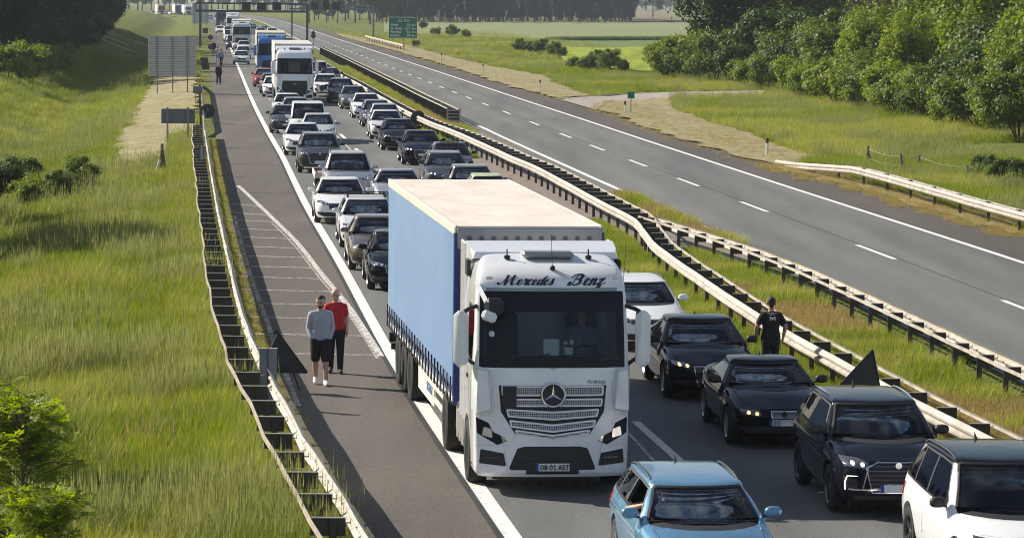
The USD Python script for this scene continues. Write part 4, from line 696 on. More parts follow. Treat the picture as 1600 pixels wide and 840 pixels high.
def build_car(**kw):
    c = dict(CAR); c.update(kw); g = lambda k: c[k]; L, W, H = c['L'], c['W'], c['H']; hw = W / 2
    zc, zn, yc = c['zc'], c['zn'], c['yc']; wag = c['yrb'] > L - .45
    top = curve([(0, zn - .16), (.035, zn - .055), (.10, zn - .012), (.22, zn + .012), (yc * .55, zn + (zc - zn) * .55), (yc * .85, zc - .045), (yc + .25, zc), (c['yrb'] - .3, c['zb2']), (L - .32 if not wag else L - .2, c['zd']), (L - .07, c['zd'] - .04), (L, c['zd'] - .16)])
    bot = curve([(0, .38), (.04, .27), (.14, c['zlow'] + .02), (.4, c['zlow']), (L - .5, c['zlow'] + .01), (L - .12, c['zlow'] + .1), (L, .46)])
    wid = curve([(0, .60), (.025, .70), (.08, .80), (.18, .885), (.38, .945), (.8, .982), (L * .45, 1.0), (L - .8, .985), (L - .3, .93), (L - .09, .85), (L, .72)])
    ys = np.unique(np.r_[0, .012, .035, .07, .12, .19, .28, .4, .55, np.linspace(.7, L - .6, 26), L - .45, L - .32, L - .22, L - .14, L - .08, L - .035, L - .01, L])
    rings = []
    for y in ys:
        zt, zb, w = float(top(y)), float(bot(y)), hw * float(wid(y)); h = []
        for fx, fz in PROF:
            cr = (1 - min(1, fx / .83) ** 2) * .035 * W * min(1, (y + .2) * 1.2) if fz > .98 else 0
            h.append((fx * w, zb + (zt - zb) * fz + cr))
        h = np.array(h); r = np.vstack([h, [[-a, b] for a, b in h[-2:0:-1]]]); rings.append(np.c_[r[:, 0], np.full(len(r), y), r[:, 1]])
    rings = np.array(rings)
    # the nose bows backwards towards its corners
    k = np.clip(1 - rings[:, :, 1] / 1.0, 0, 1) ** 2; rings[:, :, 1] += .16 * k * (rings[:, :, 0] / hw) ** 2
    k = np.clip(1 - (L - rings[:, :, 1]) / 1.0, 0, 1) ** 2; rings[:, :, 1] -= .10 * k * (rings[:, :, 0] / hw) ** 2
    low = as_m3(grid_solid(rings))
    z0 = min(zc, c['zb2']); wb, wr = hw * .945, c['wr'] if c['wr'] > 1 else hw * c['wr'] / .91 * 1.0
    wr = c['wr'] * W / 1.82
    def yfz(z): return np.interp(z, [zc - .12, zc - .02, (zc + H) / 2, H - .04], [yc - .04, yc, yc + (c['ywt'] - yc) * .475, c['ywt']])
    def yrz(z): a = np.clip((z - c['zb2']) / (H - .04 - c['zb2']), 0, 1); return c['yrb'] + (c['yrt'] - c['yrb']) * (a * .8 + .2 * a ** 2)
    def wz(z): a = np.clip((z - z0) / (H - .09 - z0), -.3, 1.05); return wb + (wr - wb) * (.82 * a + .18 * a * abs(a))
    def cab(d):
        R = []
        zs = list(np.linspace(z0 - .22, H - .10 - d, 11)); ymid = (c['ywt'] + c['yrt']) / 2; hl_ = (c['yrt'] - c['ywt']) / 2 + .2
        def outline(z):
            a = np.clip((z - z0) / (H - z0), 0, 1); f, r, w = float(yfz(z)) + d * 1.3, float(yrz(z)) - d * 1.3, float(wz(z)) - d; bf = c['bowf'] + (c['bowt'] - c['bowf']) * a; br = .14
            P = [(x * w, f + bf * abs(x) ** 2.2) for x in np.linspace(-.93, .93, 11)]; s0, s1 = f + bf + .02, r - br - .02
            P += [(w * (1 - .05 * max(0, t - .45) ** 2 / .3), s0 + (s1 - s0) * t) for t in np.linspace(0.02, .98, 13)]
            P += [(x * w * .95, r - br * abs(x) ** 2.2) for x in np.linspace(.93, -.93, 11)]
            P += [(-w * (1 - .05 * max(0, t - .45) ** 2 / .3), s0 + (s1 - s0) * t) for t in np.linspace(.98, .02, 13)]
            return chaikin(P, 2)
        for z in zs: o = outline(z); R.append(np.c_[o, np.full(len(o), z)])
        o = outline(H - .10 - d); cen = np.array([0, ymid])
        for s, dz in ((.993, .024), (.978, .047), (.955, .064), (.915, .078), (.82, .088), (.6, .094), (.35, .097), (.02, .098)): R.append(np.c_[cen + (o - cen) * s, np.full(len(o), H - .10 - d + dz)])
        R = np.array(R); a = np.clip((R[:, :, 2] - z0) / (H - z0), 0, 1) ** 2; R[:, :, 2] -= c['crown'] * a * ((R[:, :, 1] - ymid) / hl_) ** 2 * np.where(R[:, :, 1] < ymid, .75, 1.0)
        return as_m3(grid_solid(R))
    outer = low + cab(0.0)
    cav = cab(.055) + as_m3(box(-hw + .17, hw - .17, yc + .12, min(c['yrb'], L - .3) - .15, .32, z0 + .05))
    arches = None
    for y in (c['yf'], c['yr']):
        for s in (-1, 1):
            cy = rot(trimesh.creation.cylinder(c['rw'] + .055, .30, sections=40), np.pi / 2, [0, 1, 0]); cy = as_m3(move(cy, s * (hw - .12), y, c['rw'] + .01)); arches = cy if arches is None else arches + cy
    shell = outer - cav - arches
    P2 = lambda poly: poly if hasattr(poly, 'geom_type') else Polygon(poly)
    # openings
    roof_e = H - .115 - c['crown'] * .3
    zl = lambda y: np.interp(y, [yc, c['yrb']], [zc + .035, c['zb2'] + .045])
    ws = Polygon([(-wb * .87, zc + .015), (wb * .87, zc + .015), (wr * .90, H - .075 - c['crown'] * .5), (-wr * .90, H - .075 - c['crown'] * .5)]).buffer(-.03).buffer(.03)
    rear_ = Polygon([(-wb * .80, c['zb2'] + .06), (wb * .80, c['zb2'] + .06), (wr * .86, H - .10 - c['crown'] * .6), (-wr * .86, H - .10 - c['crown'] * .6)]).buffer(-.04).buffer(.04)
    fy = lambda z: float(yfz(z)) + c['bowf'] + (c['bowt'] - c['bowf']) * (z - z0) / (H - z0) + .085
    ry = lambda z: float(yrz(z)) - (.22 if wag else .20)
    dlo = [(fy(zl(yc)) - .0, zl(yc)), (fy(roof_e) + .03, roof_e + .0), (c['ywt'] + .75, roof_e + .018), (min(c['yrt'] - .35, ry(roof_e)), roof_e + .005), (ry((roof_e + z0) / 2 + .08), (roof_e + z0) / 2 + .1), (ry(zl(c['yrb']) + .02) - (.0 if wag else .03), zl(c['yrb']) + .02), (ry(zl(c['yrb'])) - .12, zl(c['yrb']))]
    dlo = Polygon(dlo).buffer(0).buffer(-.035).buffer(.035)
    yb = c['ywt'] + .93 if c['doors'] == 2 else c['ywt'] + 1.15
    y3 = yb + .92 if wag else None
    pil = [Polygon([(yb - .045, 0), (yb + .045, 0), (yb + .06, 3), (yb + .02, 3)])] + ([Polygon([(y3 - .03, 0), (y3 + .04, 0), (y3 - .05, 3), (y3 - .1, 3)])] if y3 and y3 < c['yrb'] - .35 and c['doors'] == 2 else [])
    pil = unary_union(pil)
    sideP = lambda poly, a=.30: as_m3(prism(poly, 3, 'x', a)) + as_m3(prism(poly, 3, 'x', -3 - a))
    frontP = lambda poly, y1, y0=-1: as_m3(prism(poly, y1 - y0, 'y', y0))
    wsP, rwP = frontP(ws, c['ywt'] + .14), as_m3(prism(rear_, 4, 'y', c['yrt'] - .15))
    cutW = wsP + rwP + sideP(dlo)
    trimZ = (frontP(ws.buffer(.030), c['ywt'] + .15) + sideP(dlo.buffer(.028))) - cutW
    ring = outer - cav
    glassW, glassR = ring ^ frontP(ws.buffer(-.002), c['ywt'] + .14), ring ^ as_m3(prism(rear_.buffer(-.002), 4, 'y', c['yrt'] - .15))
    panes = sorted([q for q in getattr(dlo.difference(pil), 'geoms', [dlo.difference(pil)]) if q.area > .01], key=lambda q: q.centroid.x)
    glassS = [(ring ^ as_m3(prism(q.buffer(-.002), 3, 'x', .30 if s > 0 else -3.30))) for q in panes for s in (1, -1)]
    trim = (shell ^ trimZ) + (ring ^ sideP(dlo.intersection(pil)))
    body = shell - cutW - trimZ
    out = {}
    # doors: cut out along their outline with a gap
    yd0 = c['yf'] + c['rw'] + .14; yd1 = min(c['yr'] - .10, y3 or 9)
    def door_poly(a, b, rear):
        q = Polygon([(a, .30), (b - (.28 if rear else 0), .30), (b - (.22 if rear else 0), .52), (b, .80), (b + .03, H - .115), (a - .1 if rear else c['ywt'] + .25, H - .105), (a - .0 if rear else fy(zl(yc)) - .10, zc - .0), (a, zc - .12)]).buffer(0)
        return q.buffer(-.03).buffer(.03)
    D = [door_poly(yd0, yb, False)] + ([door_poly(yb, yd1 + .18, True)] if c['doors'] == 2 else [])
    doors = []
    for q in D:
        cut = sideP(q, hw - .30)
        doors.append((body ^ sideP(q.buffer(-.006), hw - .30)).decompose()); body = body - cut
    # lamps, grille and intakes are pieces of the nose itself
    layer = outer - outer.translate((0, .035, 0)); mir = lambda q: affinity.scale(P2(q), -1, 1, origin=(0, 0))
    def nose(poly, fwd=0.0, cutb=True, depth=1.0):
        nonlocal body
        p = frontP(P2(poly), depth); r_ = (layer ^ p)
        if cutb: body = body - (frontP(P2(poly).buffer(.004), depth) - outer.translate((0, .035, 0)))
        return r_.translate((0, -fwd, 0))
    hl = P2(c['hl']).buffer(-.015).buffer(.015); out['headlight'] = [nose(hl, -.003), nose(mir(hl), -.003)]
    inner_l = lambda q, f: frontP(affinity.scale(q, f, f), 1.0)
    cx_, cz_ = hl.centroid.x, hl.centroid.y; l2 = []
    for s in (1, -1):
        e = unary_union([Point(s * (cx_ + dx_), cz_ + (dx_) * .12).buffer(.036) for dx_ in (-.10, .04)]).intersection(hl if s > 0 else mir(hl)).buffer(-.004)
        l2.append((layer ^ frontP(e, 1.0)).translate((0, -.006, 0)))
    out['lens'] = l2
    out['grille'] = nose(c['grille'], -.02); gp = P2(c['grille']); x0, zz0, x1, zz1 = gp.bounds; bars_ = [gp.intersection(shapely.box(x0, z - .008, x1, z + .008)) for z in np.linspace(zz0, zz1, c['bars'] + 2)[1:-1]]
    out['bars'] = (layer ^ frontP(unary_union(bars_), 1.0)).translate((0, .004, 0)); fr = gp.buffer(.0).difference(gp.buffer(-.016)); out['frame'] = (layer ^ frontP(fr, 1.0)).translate((0, -.006, 0))
    out['intake'] = nose(c['intake'], -.015)
    if c['fog']: out['fog'] = [nose(c['fog'], -.012), nose(mir(c['fog']), -.012)]
    out['plate'] = (layer ^ frontP(shapely.box(-.26, .42, .26, .53), 1.0)).translate((0, -.015, 0))
    out['plate_band'] = (layer ^ frontP(shapely.box(-.26, .42, -.215, .53), 1.0)).translate((0, -.017, 0))
    tl = Polygon([(.45, c['zd'] - .26), (hw - .03, c['zd'] - .28), (hw, c['zd'] - .07), (.5, c['zd'] - .10)]); back = outer - outer.translate((0, -.04, 0))
    tp = lambda q: as_m3(prism(q, 3, 'y', L - .6)); out['tail'] = [back ^ tp(tl), back ^ tp(mir(tl))]; body = body - ((tp(tl.buffer(.003)) + tp(mir(tl).buffer(.003))) - outer.translate((0, -.04, 0)))
    # hood gap
    hood = Polygon([(-hw * .80, yc - .10), (-hw * .74, .42), (-hw * .45, .24), (hw * .45, .24), (hw * .74, .42), (hw * .80, yc - .10)]); up = outer - outer.translate((0, 0, -.02))
    body = body - (as_m3(prism(hood.exterior.buffer(.005), 2, 'z', zn - .2)) - outer.translate((0, 0, -.02)))
    low_cut = as_m3(box(-2, 2, -1, L + 1, 0, c['zlow'] + .095)); out['sill'] = body ^ low_cut; body = body - low_cut
    if c['cladding']:
        cl = unary_union([Point(y, c['rw'] + .01).buffer(c['rw'] + .055 + c['cladding']) for y in (c['yf'], c['yr'])] + [shapely.box(c['yf'], .2, c['yr'], .38)]); P = sideP(cl, hw - .2); cl_out = body ^ P; out['cladding'] = cl_out; body = body - P
    if c['split']: rp = as_m3(box(-wr - .2, wr + .2, c['ywt'] - .1, c['yrt'] + .2, H - .085 - c['crown'] * .3, H + .2)); out['roof_panel'] = body ^ rp; body = body - rp
    out.update(body=body, windscreen=glassW, rear_window=glassR, side=glassS, trim=trim, doors=doors, c=c, wb=wb, wr=wr, zc=zc, fy=fy, yb=yb, wid=wid, hw=hw, top=top, layer=layer, frontP=frontP, outer=outer)
    return out
def wheel_meshes(r, w, spokes, n=40):
    ty = revolve([(r * .66, -w / 2 + .01), (r * .80, -w / 2 - .004), (r * .93, -w / 2 + .004), (r * .985, -w / 2 + .03), (r, -w * .25), (r, w * .25), (r * .985, w / 2 - .03), (r * .93, w / 2 - .004), (r * .80, w / 2 + .004), (r * .66, w / 2 - .01), (r * .66, -w / 2 + .01)], n, 'x')
    rim = [revolve([(r * .60, -w / 2 + .03), (r * .675, -w / 2 + .0), (r * .675, w / 2 - .0), (r * .60, w / 2 - .03), (r * .60, -w / 2 + .03)], n, 'x'), revolve([(0, w * .10), (r * .17, w * .10), (r * .19, w * .30), (r * .10, w * .40), (0, w * .41)], 16, 'x')]
    for k in range(spokes):
        a = 2 * np.pi * k / spokes
        for da in (-.13, .13) if spokes <= 6 else (0,):
            s = hull([(w * .18, r * .10, -.022), (w * .18, r * .10, .022), (w * .34, r * .12, -.016), (w * .34, r * .12, .016), (w * .10, r * .64, -.028), (w * .10, r * .64, .028), (w * .36, r * .645, -.018), (w * .36, r * .645, .018)]); rim.append(rot(s, a + da, [1, 0, 0]))
    disc = revolve([(0, -.03), (r * .46, -.03), (r * .46, -.01), (0, -.01)], 20, 'x')
    return ty, cat(rim), disc
def mirror_shape(s):
    e = trimesh.creation.icosphere(3, 1.0); v = np.array(e.vertices); v = np.sign(v) * np.abs(v) ** .75; v *= [.115, .075, .075]; v[:, 1] = np.where(v[:, 1] > 0, v[:, 1] * .35, v[:, 1]); v[:, 0] += s * .0; e.vertices = v; return e
def seats(c):
    s = []
    for x in (-.36, .36):
        y = c['ywt'] + .42; s += [rbox(x - .24, x + .24, y - .30, y + .22, .38, .58, .06), rot(rbox(x - .235, x + .235, y + .2, y + .34, .52, 1.10, .05), .18, [-1, 0, 0], (x, y + .27, .55)), rbox(x - .13, x + .13, y + .40, y + .49, 1.12, 1.32, .04)]
    y = c['ywt'] + 1.30; s += [rbox(-.62, .62, y - .3, y + .2, .38, .56, .06), rbox(-.62, .62, y + .2, y + .34, .5, 1.02, .05)]
    return cat(s)
def emit_car(root, b, body_m, plate=None, lit=None, mirror_m=None, extras=None, emblem=True, open_window=0):
    c = b['c']; H, L = c['H'], c['L']; m = body_m if not isinstance(body_m, str) else M['paint_' + body_m]
    put = lambda n, q, mm, sm=38, **k: part(root, n, as_tri(q), mm, sm, **k) if len(as_tri(q).faces) else None
    bd = put('body', b['body'], m)
    for pair in b['doors']:
        for d in pair:
            if d.volume() > .0008: put('door', d, m)
    put('windscreen', b['windscreen'], M['windscreen']); put('rear_window', b['rear_window'], M['tinted_glass'])
    for k_, q in enumerate(b['side']):
        if not (open_window and k_ == open_window - 1): put('side_window', q, M['tinted_glass'])
    put('window_trim', b['trim'], M['plastic_black'], 30); put('sill', b['sill'], M['plastic_black'] if c['cladding'] else m)
    if 'cladding' in b: put('wheel_arch_trim', b['cladding'], M['plastic_black'])
    if 'roof_panel' in b: put('roof_panel', b['roof_panel'], M['paint_black'])
    for q, l in zip(b['headlight'], b['lens']):
        h = put('headlight', q, M['lamp_housing'])
        if h and len(as_tri(l).faces): part(h, 'lens', as_tri(l), M[lit] if lit else M['lamp_bright'], 30)
    gr = put('grille', b['grille'], M['plastic_black'])
    if gr: part(gr, 'grille_bars', as_tri(b['bars']), M['plastic_black'] if not emblem else M['lamp_housing'], 30); part(gr, 'grille_frame', as_tri(b['frame']), M['chrome'], 30)
    put('air_intake', b['intake'], M['plastic_black'])
    for q in b.get('fog', []): put('fog_lamp_recess', q, M['plastic_black'])
    for q in b['tail']: put('tail_lamp', q, M['tail_red'])
    pl = put('number_plate', b['plate'], M['plate_white'])
    if pl:
        part(pl, 'plate_band', as_tri(b['plate_band']), M['plate_blue'])
        tx = meshkit.text_mesh(plate or 'ZG 0000', .07, .01) if plate else None
        if tx is not None:
            v = np.array(tx.vertices); v[:, 0] += -.20; sh = trimesh.Trimesh(np.c_[v[:, 0], -v[:, 2], v[:, 1] + .44], tx.faces, process=False)
            yp = as_tri(b['plate']).vertices[:, 1].min(); part(pl, 'plate_text', move(sh, 0, yp - .001, 0), M['plate_text'])
    ty, rim, disc = WHEELS.setdefault((c['rw'], c['spokes']), wheel_meshes(c['rw'], .215, c['spokes']))
    for y in (c['yf'], c['yr']):
        for s in (-1, 1):
            f = (lambda q: q) if s > 0 else (lambda q: rot(q, np.pi, [0, 0, 1]))
            w = part(root, 'wheel', move(f(rim), s * (b['hw'] - .125), y, c['rw']), M[c['rim']], 30); part(w, 'tyre', move(f(ty), s * (b['hw'] - .125), y, c['rw']), M['rubber'], 40); part(w, 'brake_disc', move(f(disc), s * (b['hw'] - .13), y, c['rw']), M['galvanised_dark'], 40)
    for s in (-1, 1):
        for y in (c['yf'], c['yr']): put('wheel_well', box(s * (b['hw'] - .27) - .01, s * (b['hw'] - .27) + .01, y - c['rw'] - .1, y + c['rw'] + .1, .12, c['rw'] * 2 + .1), M['plastic_black'])
    zm = c['zc'] + .10; ym = b['fy'](c['zc'] + .05) - .02
    for s in (-1, 1):
        xm = b['wb'] + .115; mm = M['plastic_black'] if mirror_m == 'black' else m; mp = part(root, 'wing_mirror', move(mirror_shape(s), s * xm, ym, zm), mm, 40)
        part(mp, 'mirror_arm', hull([(s * (b['wb'] - .06), ym + .02, zm - .09), (s * (b['wb'] - .06), ym + .10, zm - .09), (s * xm, ym - .02, zm - .05), (s * xm, ym + .03, zm - .05), (s * (b['wb'] - .06), ym + .04, zm - .05)]), M['plastic_black'])
        for k in range(c['doors']):
            yh = (b['yb'] - .20) if k == 0 else min(c['yr'] - .02, b['yb'] + .80); xs = b['hw'] * float(b['wid'](yh)) * .978; part(root, 'door_handle', rbox(s * xs - .018, s * xs + .018, yh - .10, yh + .10, c['zc'] - .17, c['zc'] - .14, .008), m if mirror_m != 'chrome' else M['chrome'])
    put('seats', seats(c), M['seat_cloth'], 40)
    put('dashboard', cat(rbox(-b['wb'] + .1, b['wb'] - .1, c['yc'] + .13, c['yc'] + .50, .55, c['zc'] - .01, .06), rot(move(trimesh.creation.torus(.17, .018, 20, 8), .36, c['yc'] + .62, c['zc'] - .02), 1.1, [1, 0, 0], (.36, c['yc'] + .62, c['zc'] - .02))), M['cabin_dark'], 40)
    for x in (-.42, .18): put('wiper', tube([(x, c['yc'] + .05 + c['bowf'] * 0, c['zc'] + .02), (x + .30, c['yc'] + .06, c['zc'] + .035), (x + .55, c['yc'] + .10, c['zc'] + .04)], .009, 5), M['plastic_black'])
    if c['rails']:
        for s in (-1, 1):
            P = [(s * (b['wr'] - .045), y, H - .055 - c['crown'] * ((y - (c['ywt'] + c['yrt']) / 2) / ((c['yrt'] - c['ywt']) / 2 + .2)) ** 2 + e) for y, e in zip(np.linspace(c['ywt'] + .15, c['yrt'] - .15, 9), [.005, .05, .06, .06, .06, .06, .06, .05, .005])]; put('roof_rail', tube(P, .016, 6), M[c['rails']])
    put('aerial', cat(hull([(0.02, c['yrt'] - .30, H - .03), (-.02, c['yrt'] - .30, H - .03), (0, c['yrt'] - .12, H - .06), (.02, c['yrt'] - .14, H - .06), (0, c['yrt'] - .14, H + .06), (0, c['yrt'] - .18, H + .055)])), M['plastic_black'])
    if emblem: ye = as_tri(b['frame']).vertices[:, 1].min(); zz = max(q[1] for q in c['grille']) - .05; put('emblem', move(revolve([(.0, -.005), (.05, -.005), (.05, .006), (0, .008)], 18, 'y'), 0, ye - .004, zz), M['chrome'], 30)
    for f in (extras or []): f(root, b, m)
WHEELS = {}
SHAPES = {}
def shape(key):
    if key not in SHAPES: SHAPES[key] = build_car(**KINDS_OF_CAR[key])
    return SHAPES[key]
_suv = dict(L=4.62, W=1.88, H=1.66, yc=1.18, ywt=1.86, yrt=3.95, yrb=4.46, zc=1.08, zn=.88, zd=1.12, zb2=1.13, wr=.665, rw=.365, yf=.92, yr=3.62, zlow=.26, cladding=.045, rails='plastic_black',
            hl=[(.46, .78), (.82, .83), (.84, .92), (.62, .90), (.46, .84)], grille=[(-.46, .58), (.46, .58), (.48, .84), (-.48, .84)], intake=[(-.62, .32), (.62, .32), (.66, .46), (-.66, .46)], fog=[(.64, .40), (.80, .44), (.80, .54), (.68, .52)])
KINDS_OF_CAR = {
 'saloon': dict(), 'coupe': dict(L=4.60, H=1.38, yc=1.38, ywt=2.10, yrt=3.02, yrb=4.02, zc=.94, zn=.70, wr=.625, doors=1, hl=[(.40, .58), (.74, .60), (.76, .69), (.42, .69)], grille=[(-.22, .54), (.22, .54), (.24, .68), (-.24, .68)], bars=8),
 'round_saloon': dict(L=4.90, W=1.86, H=1.46, yc=1.30, ywt=2.12, yrt=3.15, yrb=4.25, zd=1.0, wr=.64, rw=.34, yr=3.80, grille=[(-.34, .30), (.34, .30), (.42, .70), (-.42, .70)], bars=7, intake=[(-.2, .25), (.2, .25), (.2, .29), (-.2, .29)], fog=[(.48, .30), (.78, .34), (.78, .44), (.50, .42)]),
 'estate': dict(L=4.77, yrt=4.20, yrb=4.64, zd=1.04, zb2=1.0, crown=.06, rails='plastic_black', hl=[(.42, .64), (.80, .68), (.82, .76), (.44, .73)], grille=[(-.42, .60), (.42, .60), (.42, .72), (-.42, .72)], bars=3),
 'hatchback': dict(L=4.22, W=1.79, H=1.47, yc=1.08, ywt=1.74, yrt=3.45, yrb=4.05, yf=.86, yr=3.42, zd=1.02, zb2=1.0, rw=.315, crown=.06), 'small_car': dict(L=3.72, W=1.66, H=1.52, yc=.92, ywt=1.5, yrt=3.05, yrb=3.58, yf=.72, yr=3.05, zc=1.0, zn=.78, zd=1.04, zb2=1.03, rw=.29, wr=.56),
 'suv': _suv, 'crossover': dict(_suv, L=4.58, H=1.63, hl=[(.46, .76), (.80, .79), (.84, .93), (.60, .92), (.44, .86)], grille=[(-.40, .40), (.40, .40), (.50, .80), (.30, .88), (-.30, .88), (-.50, .80)], bars=6, rails='chrome', intake=[(-.66, .28), (.66, .28), (.68, .36), (-.68, .36)], fog=[(.60, .42), (.82, .48), (.82, .66), (.62, .60)], rim='alloy_dark', cladding=0),
 'big_suv': dict(_suv, L=4.90, W=1.99, H=1.74, yrt=4.2, yrb=4.72, yr=3.86, ywt=1.95, yc=1.25, rw=.385, split=1, cladding=0, wr=.675, rim='alloy_dark', spokes=5), 'square_suv': dict(_suv, L=4.70, H=1.72, crown=.03, grille=[(-.30, .66), (.30, .66), (.26, .84), (-.26, .84)], bars=2, cladding=0),
 'van': dict(L=5.0, W=1.94, H=1.95, yc=.78, ywt=1.50, yrt=4.72, yrb=4.93, zc=1.16, zn=.90, zd=1.2, zb2=1.2, wr=.74, rw=.34, yf=.92, yr=3.95, zlow=.25, crown=.03, hl=[(.56, .78), (.84, .84), (.86, .98), (.62, .92)], grille=[(-.5, .68), (.5, .68), (.46, .80), (-.46, .80)], intake=[(-.62, .34), (.62, .34), (.66, .54), (-.66, .54)], bars=2, fog=None)}

CAR_PROTO = {}
def place_car(key, color, px, py, label, yaw=0.0, group=None, name=None, **kw):
    """stands a car where the top of its windscreen is seen at (px, py)"""
    c = dict(CAR); c.update(KINDS_OF_CAR[key]); a = ROAD_YAW + yaw
    p = at(px, py, c['H'] - .07); o = p - np.array([-math.sin(a), math.cos(a), 0]) * c['ywt']; o[2] = float(road_z(o[1] + 2.2)) + .005
    nm = name or {'van': 'van'}.get(key, 'car'); ct = 'van' if key == 'van' else 'car'; k = (key, color) if not kw else None
    if k is None or k not in CAR_PROTO:
        t = thing(nm, label, ct, o, a, group); emit_car(t, shape(key), color, **kw)
        if k: CAR_PROTO[k] = t
        return t
    return copy_of(CAR_PROTO[k], nm, label, ct, o, a, group)
def roof_bars(root, b, m):
    c = b['c']
    for y in (c['ywt'] + .45, c['ywt'] + 1.4): part(root, 'roof_bar', cat(box(-.62, .62, y - .03, y + .03, c['H'] + .05, c['H'] + .08), box(-.60, -.55, y - .03, y + .03, c['H'] - .06, c['H'] + .05), box(.55, .60, y - .03, y + .03, c['H'] - .06, c['H'] + .05)), M['plastic_black'])
def open_sunroof(root, b, m):
    c = b['c']; part(root, 'sunroof', rot(rbox(-.42, .42, c['ywt'] + .25, c['ywt'] + .75, c['H'] + .02, c['H'] + .05, .012), .06, [-1, 0, 0], (0, c['ywt'] + .75, c['H'])), M['plastic_black'])
def day_lights(root, b, m):
    for s in (-1, 1):
        q = unary_union([LineString([(s * .62, .66), (s * .76, .655), (s * .79, .56), (s * .785, .44)]).buffer(.006)]); part(root, 'day_light', as_tri((b['layer'] ^ b['frontP'](q, 1.0)).translate((0, -.010, 0))), M['lamp_lit_white'])
        q = LineString([(s * .30, .88), (s * .46, .80), (s * .54, .46)]).buffer(.009); part(root, 'chrome_strip', as_tri((b['layer'] ^ b['frontP'](q, 1.0)).translate((0, -.012, 0))), M['chrome'])
    part(root, 'chrome_strip', as_tri((b['layer'] ^ b['frontP'](shapely.box(-.75, .44, .75, .462), 1.0)).translate((0, -.008, 0))), M['chrome'])
# the near cars, from the bottom of the picture upwards
blue = place_car('estate', 'sky_blue', 1090, 757, 'light blue estate car with roof rails at the bottom edge of the picture', yaw=.02, open_window=2)
place_car('big_suv', 'white', 1577, 722, 'white off-roader with black roof in the lower right corner', yaw=.0, mirror_m='black', lit=None)
place_car('crossover', 'ink', 1368, 629, 'shiny black crossover with chrome roof rails and lit headlights, ahead of the white off-roader', mirror_m='black', lit='lamp_lit_white', extras=[day_lights])
place_car('coupe', 'black', 1196, 565, 'black two-door coupe with warm lit headlights and number plate ZG', mirror_m='black', lit='lamp_lit_warm', plate='ZG')
place_car('round_saloon', 'black', 1094, 500, 'black saloon with tall chrome-edged grille beside the big truck', mirror_m='black', lit='lamp_lit_warm')
place_car('estate', 'white', 998, 440, 'white estate car half hidden behind the big truck cab')
place_car('small_car', 'lime', 762, 275.6, 'pale lime car whose roof just shows behind the trailer roof')
place_car('hatchback', 'grey', 736, 261, 'grey hatchback behind the pale lime car')
place_car('estate', 'dark_grey', 695.5, 240, 'dark grey car second behind the lime one, lit headlights', lit='lamp_lit_white')
place_car('saloon', 'dark_grey', 703, 225, 'dark saloon with its sunroof tilted open', extras=[open_sunroof], yaw=.02)
place_car('round_saloon', 'ink', 657, 206, 'black saloon with wide chrome grille below the round sign back', lit='lamp_lit_white')
place_car('saloon', 'black', 622.5, 188, 'black saloon just left of the round sign back in the median')
place_car('saloon', 'pearl', 603, 174, 'pale grey saloon behind the black one left of the round sign')
place_car('hatchback', 'silver', 601, 164, 'silver hatchback directly behind the pale grey saloon')
place_car('hatchback', 'violet', 588, 158, 'dark violet hatchback peeping out left of the silver one')
place_car('saloon', 'white', 572, 147.5, 'white saloon with black grille in the right-hand queue, lone on its stretch')
place_car('saloon', 'grey', 552, 136, 'grey saloon behind the lone white saloon')
place_car('suv', 'dark_grey', 533, 124, 'dark grey crossover right of the second white truck')
place_car('crossover', 'white', 508.5, 117, 'white crossover with dark grille beside the second white truck')
place_car('estate', 'dark_grey', 515, 107, 'dark estate behind the white crossover')
place_car('hatchback', 'pearl', 503, 101, 'pale hatchback behind the dark estate')
place_car('van', 'white', 495, 97, 'white van close to the right side of the second white truck')
place_car('coupe', 'silver', 620, 267, 'silver coupe standing between the lanes behind the trailer')
# left-hand queue behind the big truck
place_car('saloon', 'black', 623, 365, 'black saloon half hidden behind the blue trailer')
place_car('saloon', 'brown', 591, 340, 'brown grey saloon behind the black one by the trailer')
place_car('estate', 'pearl', 573.5, 311.5, 'pearl white estate with black roof bars', extras=[roof_bars])
place_car('saloon', 'white', 531, 280.6, 'white saloon with chrome grille behind the estate with roof bars')
place_car('square_suv', 'silver', 544, 240.6, 'silver off-roader towing a flat trailer')
place_car('crossover', 'dark_grey', 498, 210, 'dark grey off-roader behind the flat trailer')
place_car('saloon', 'white', 473, 194, 'white saloon left of and behind the dark off-roader')
place_car('hatchback', 'pearl', 497, 179, 'pearl hatchback in front of the white van')
place_car('van', 'white', 481.5, 162, 'white passenger van in the middle of the left-hand queue')
place_car('saloon', 'dark_grey', 447, 166, 'dark grey saloon beside the left edge line by the white van')
place_car('hatchback', 'grey', 462, 154, 'small grey car mostly hidden behind the white van')
place_car('saloon', 'white', 449, 147.5, 'white saloon right in front of the second white truck')
place_car('hatchback', 'white', 429, 120.5, 'white hatchback at the left side of the second white truck')
place_car('hatchback', 'dark_grey', 424, 116, 'dark hatchback behind the white one left of the second truck', lit=None)
place_car('hatchback', 'red', 413, 108, 'red hatchback near the left edge line by the blue truck')
place_car('hatchback', 'white', 377, 80, 'white hatchback to the left of the blue truck')
place_car('hatchback', 'silver', 380, 73, 'silver hatchback behind the white one left of the blue truck')
place_car('saloon', 'white', 381, 64.5, 'white saloon behind the dark blue van')
place_car('saloon', 'pearl', 372.5, 62, 'pearl saloon tucked in behind the dark blue van')
place_car('van', 'navy', 364, 56, 'dark blue van on the left edge line beyond the blue truck')
place_car('van', 'white', 357, 41.5, 'white van left of the grey fronted truck')
place_car('van', 'white', 358.5, 47, 'second white van left of the grey fronted truck, the nearer one')
place_car('hatchback', 'white', 344, 41, 'white car stopped on the hard shoulder far away', yaw=-.02)
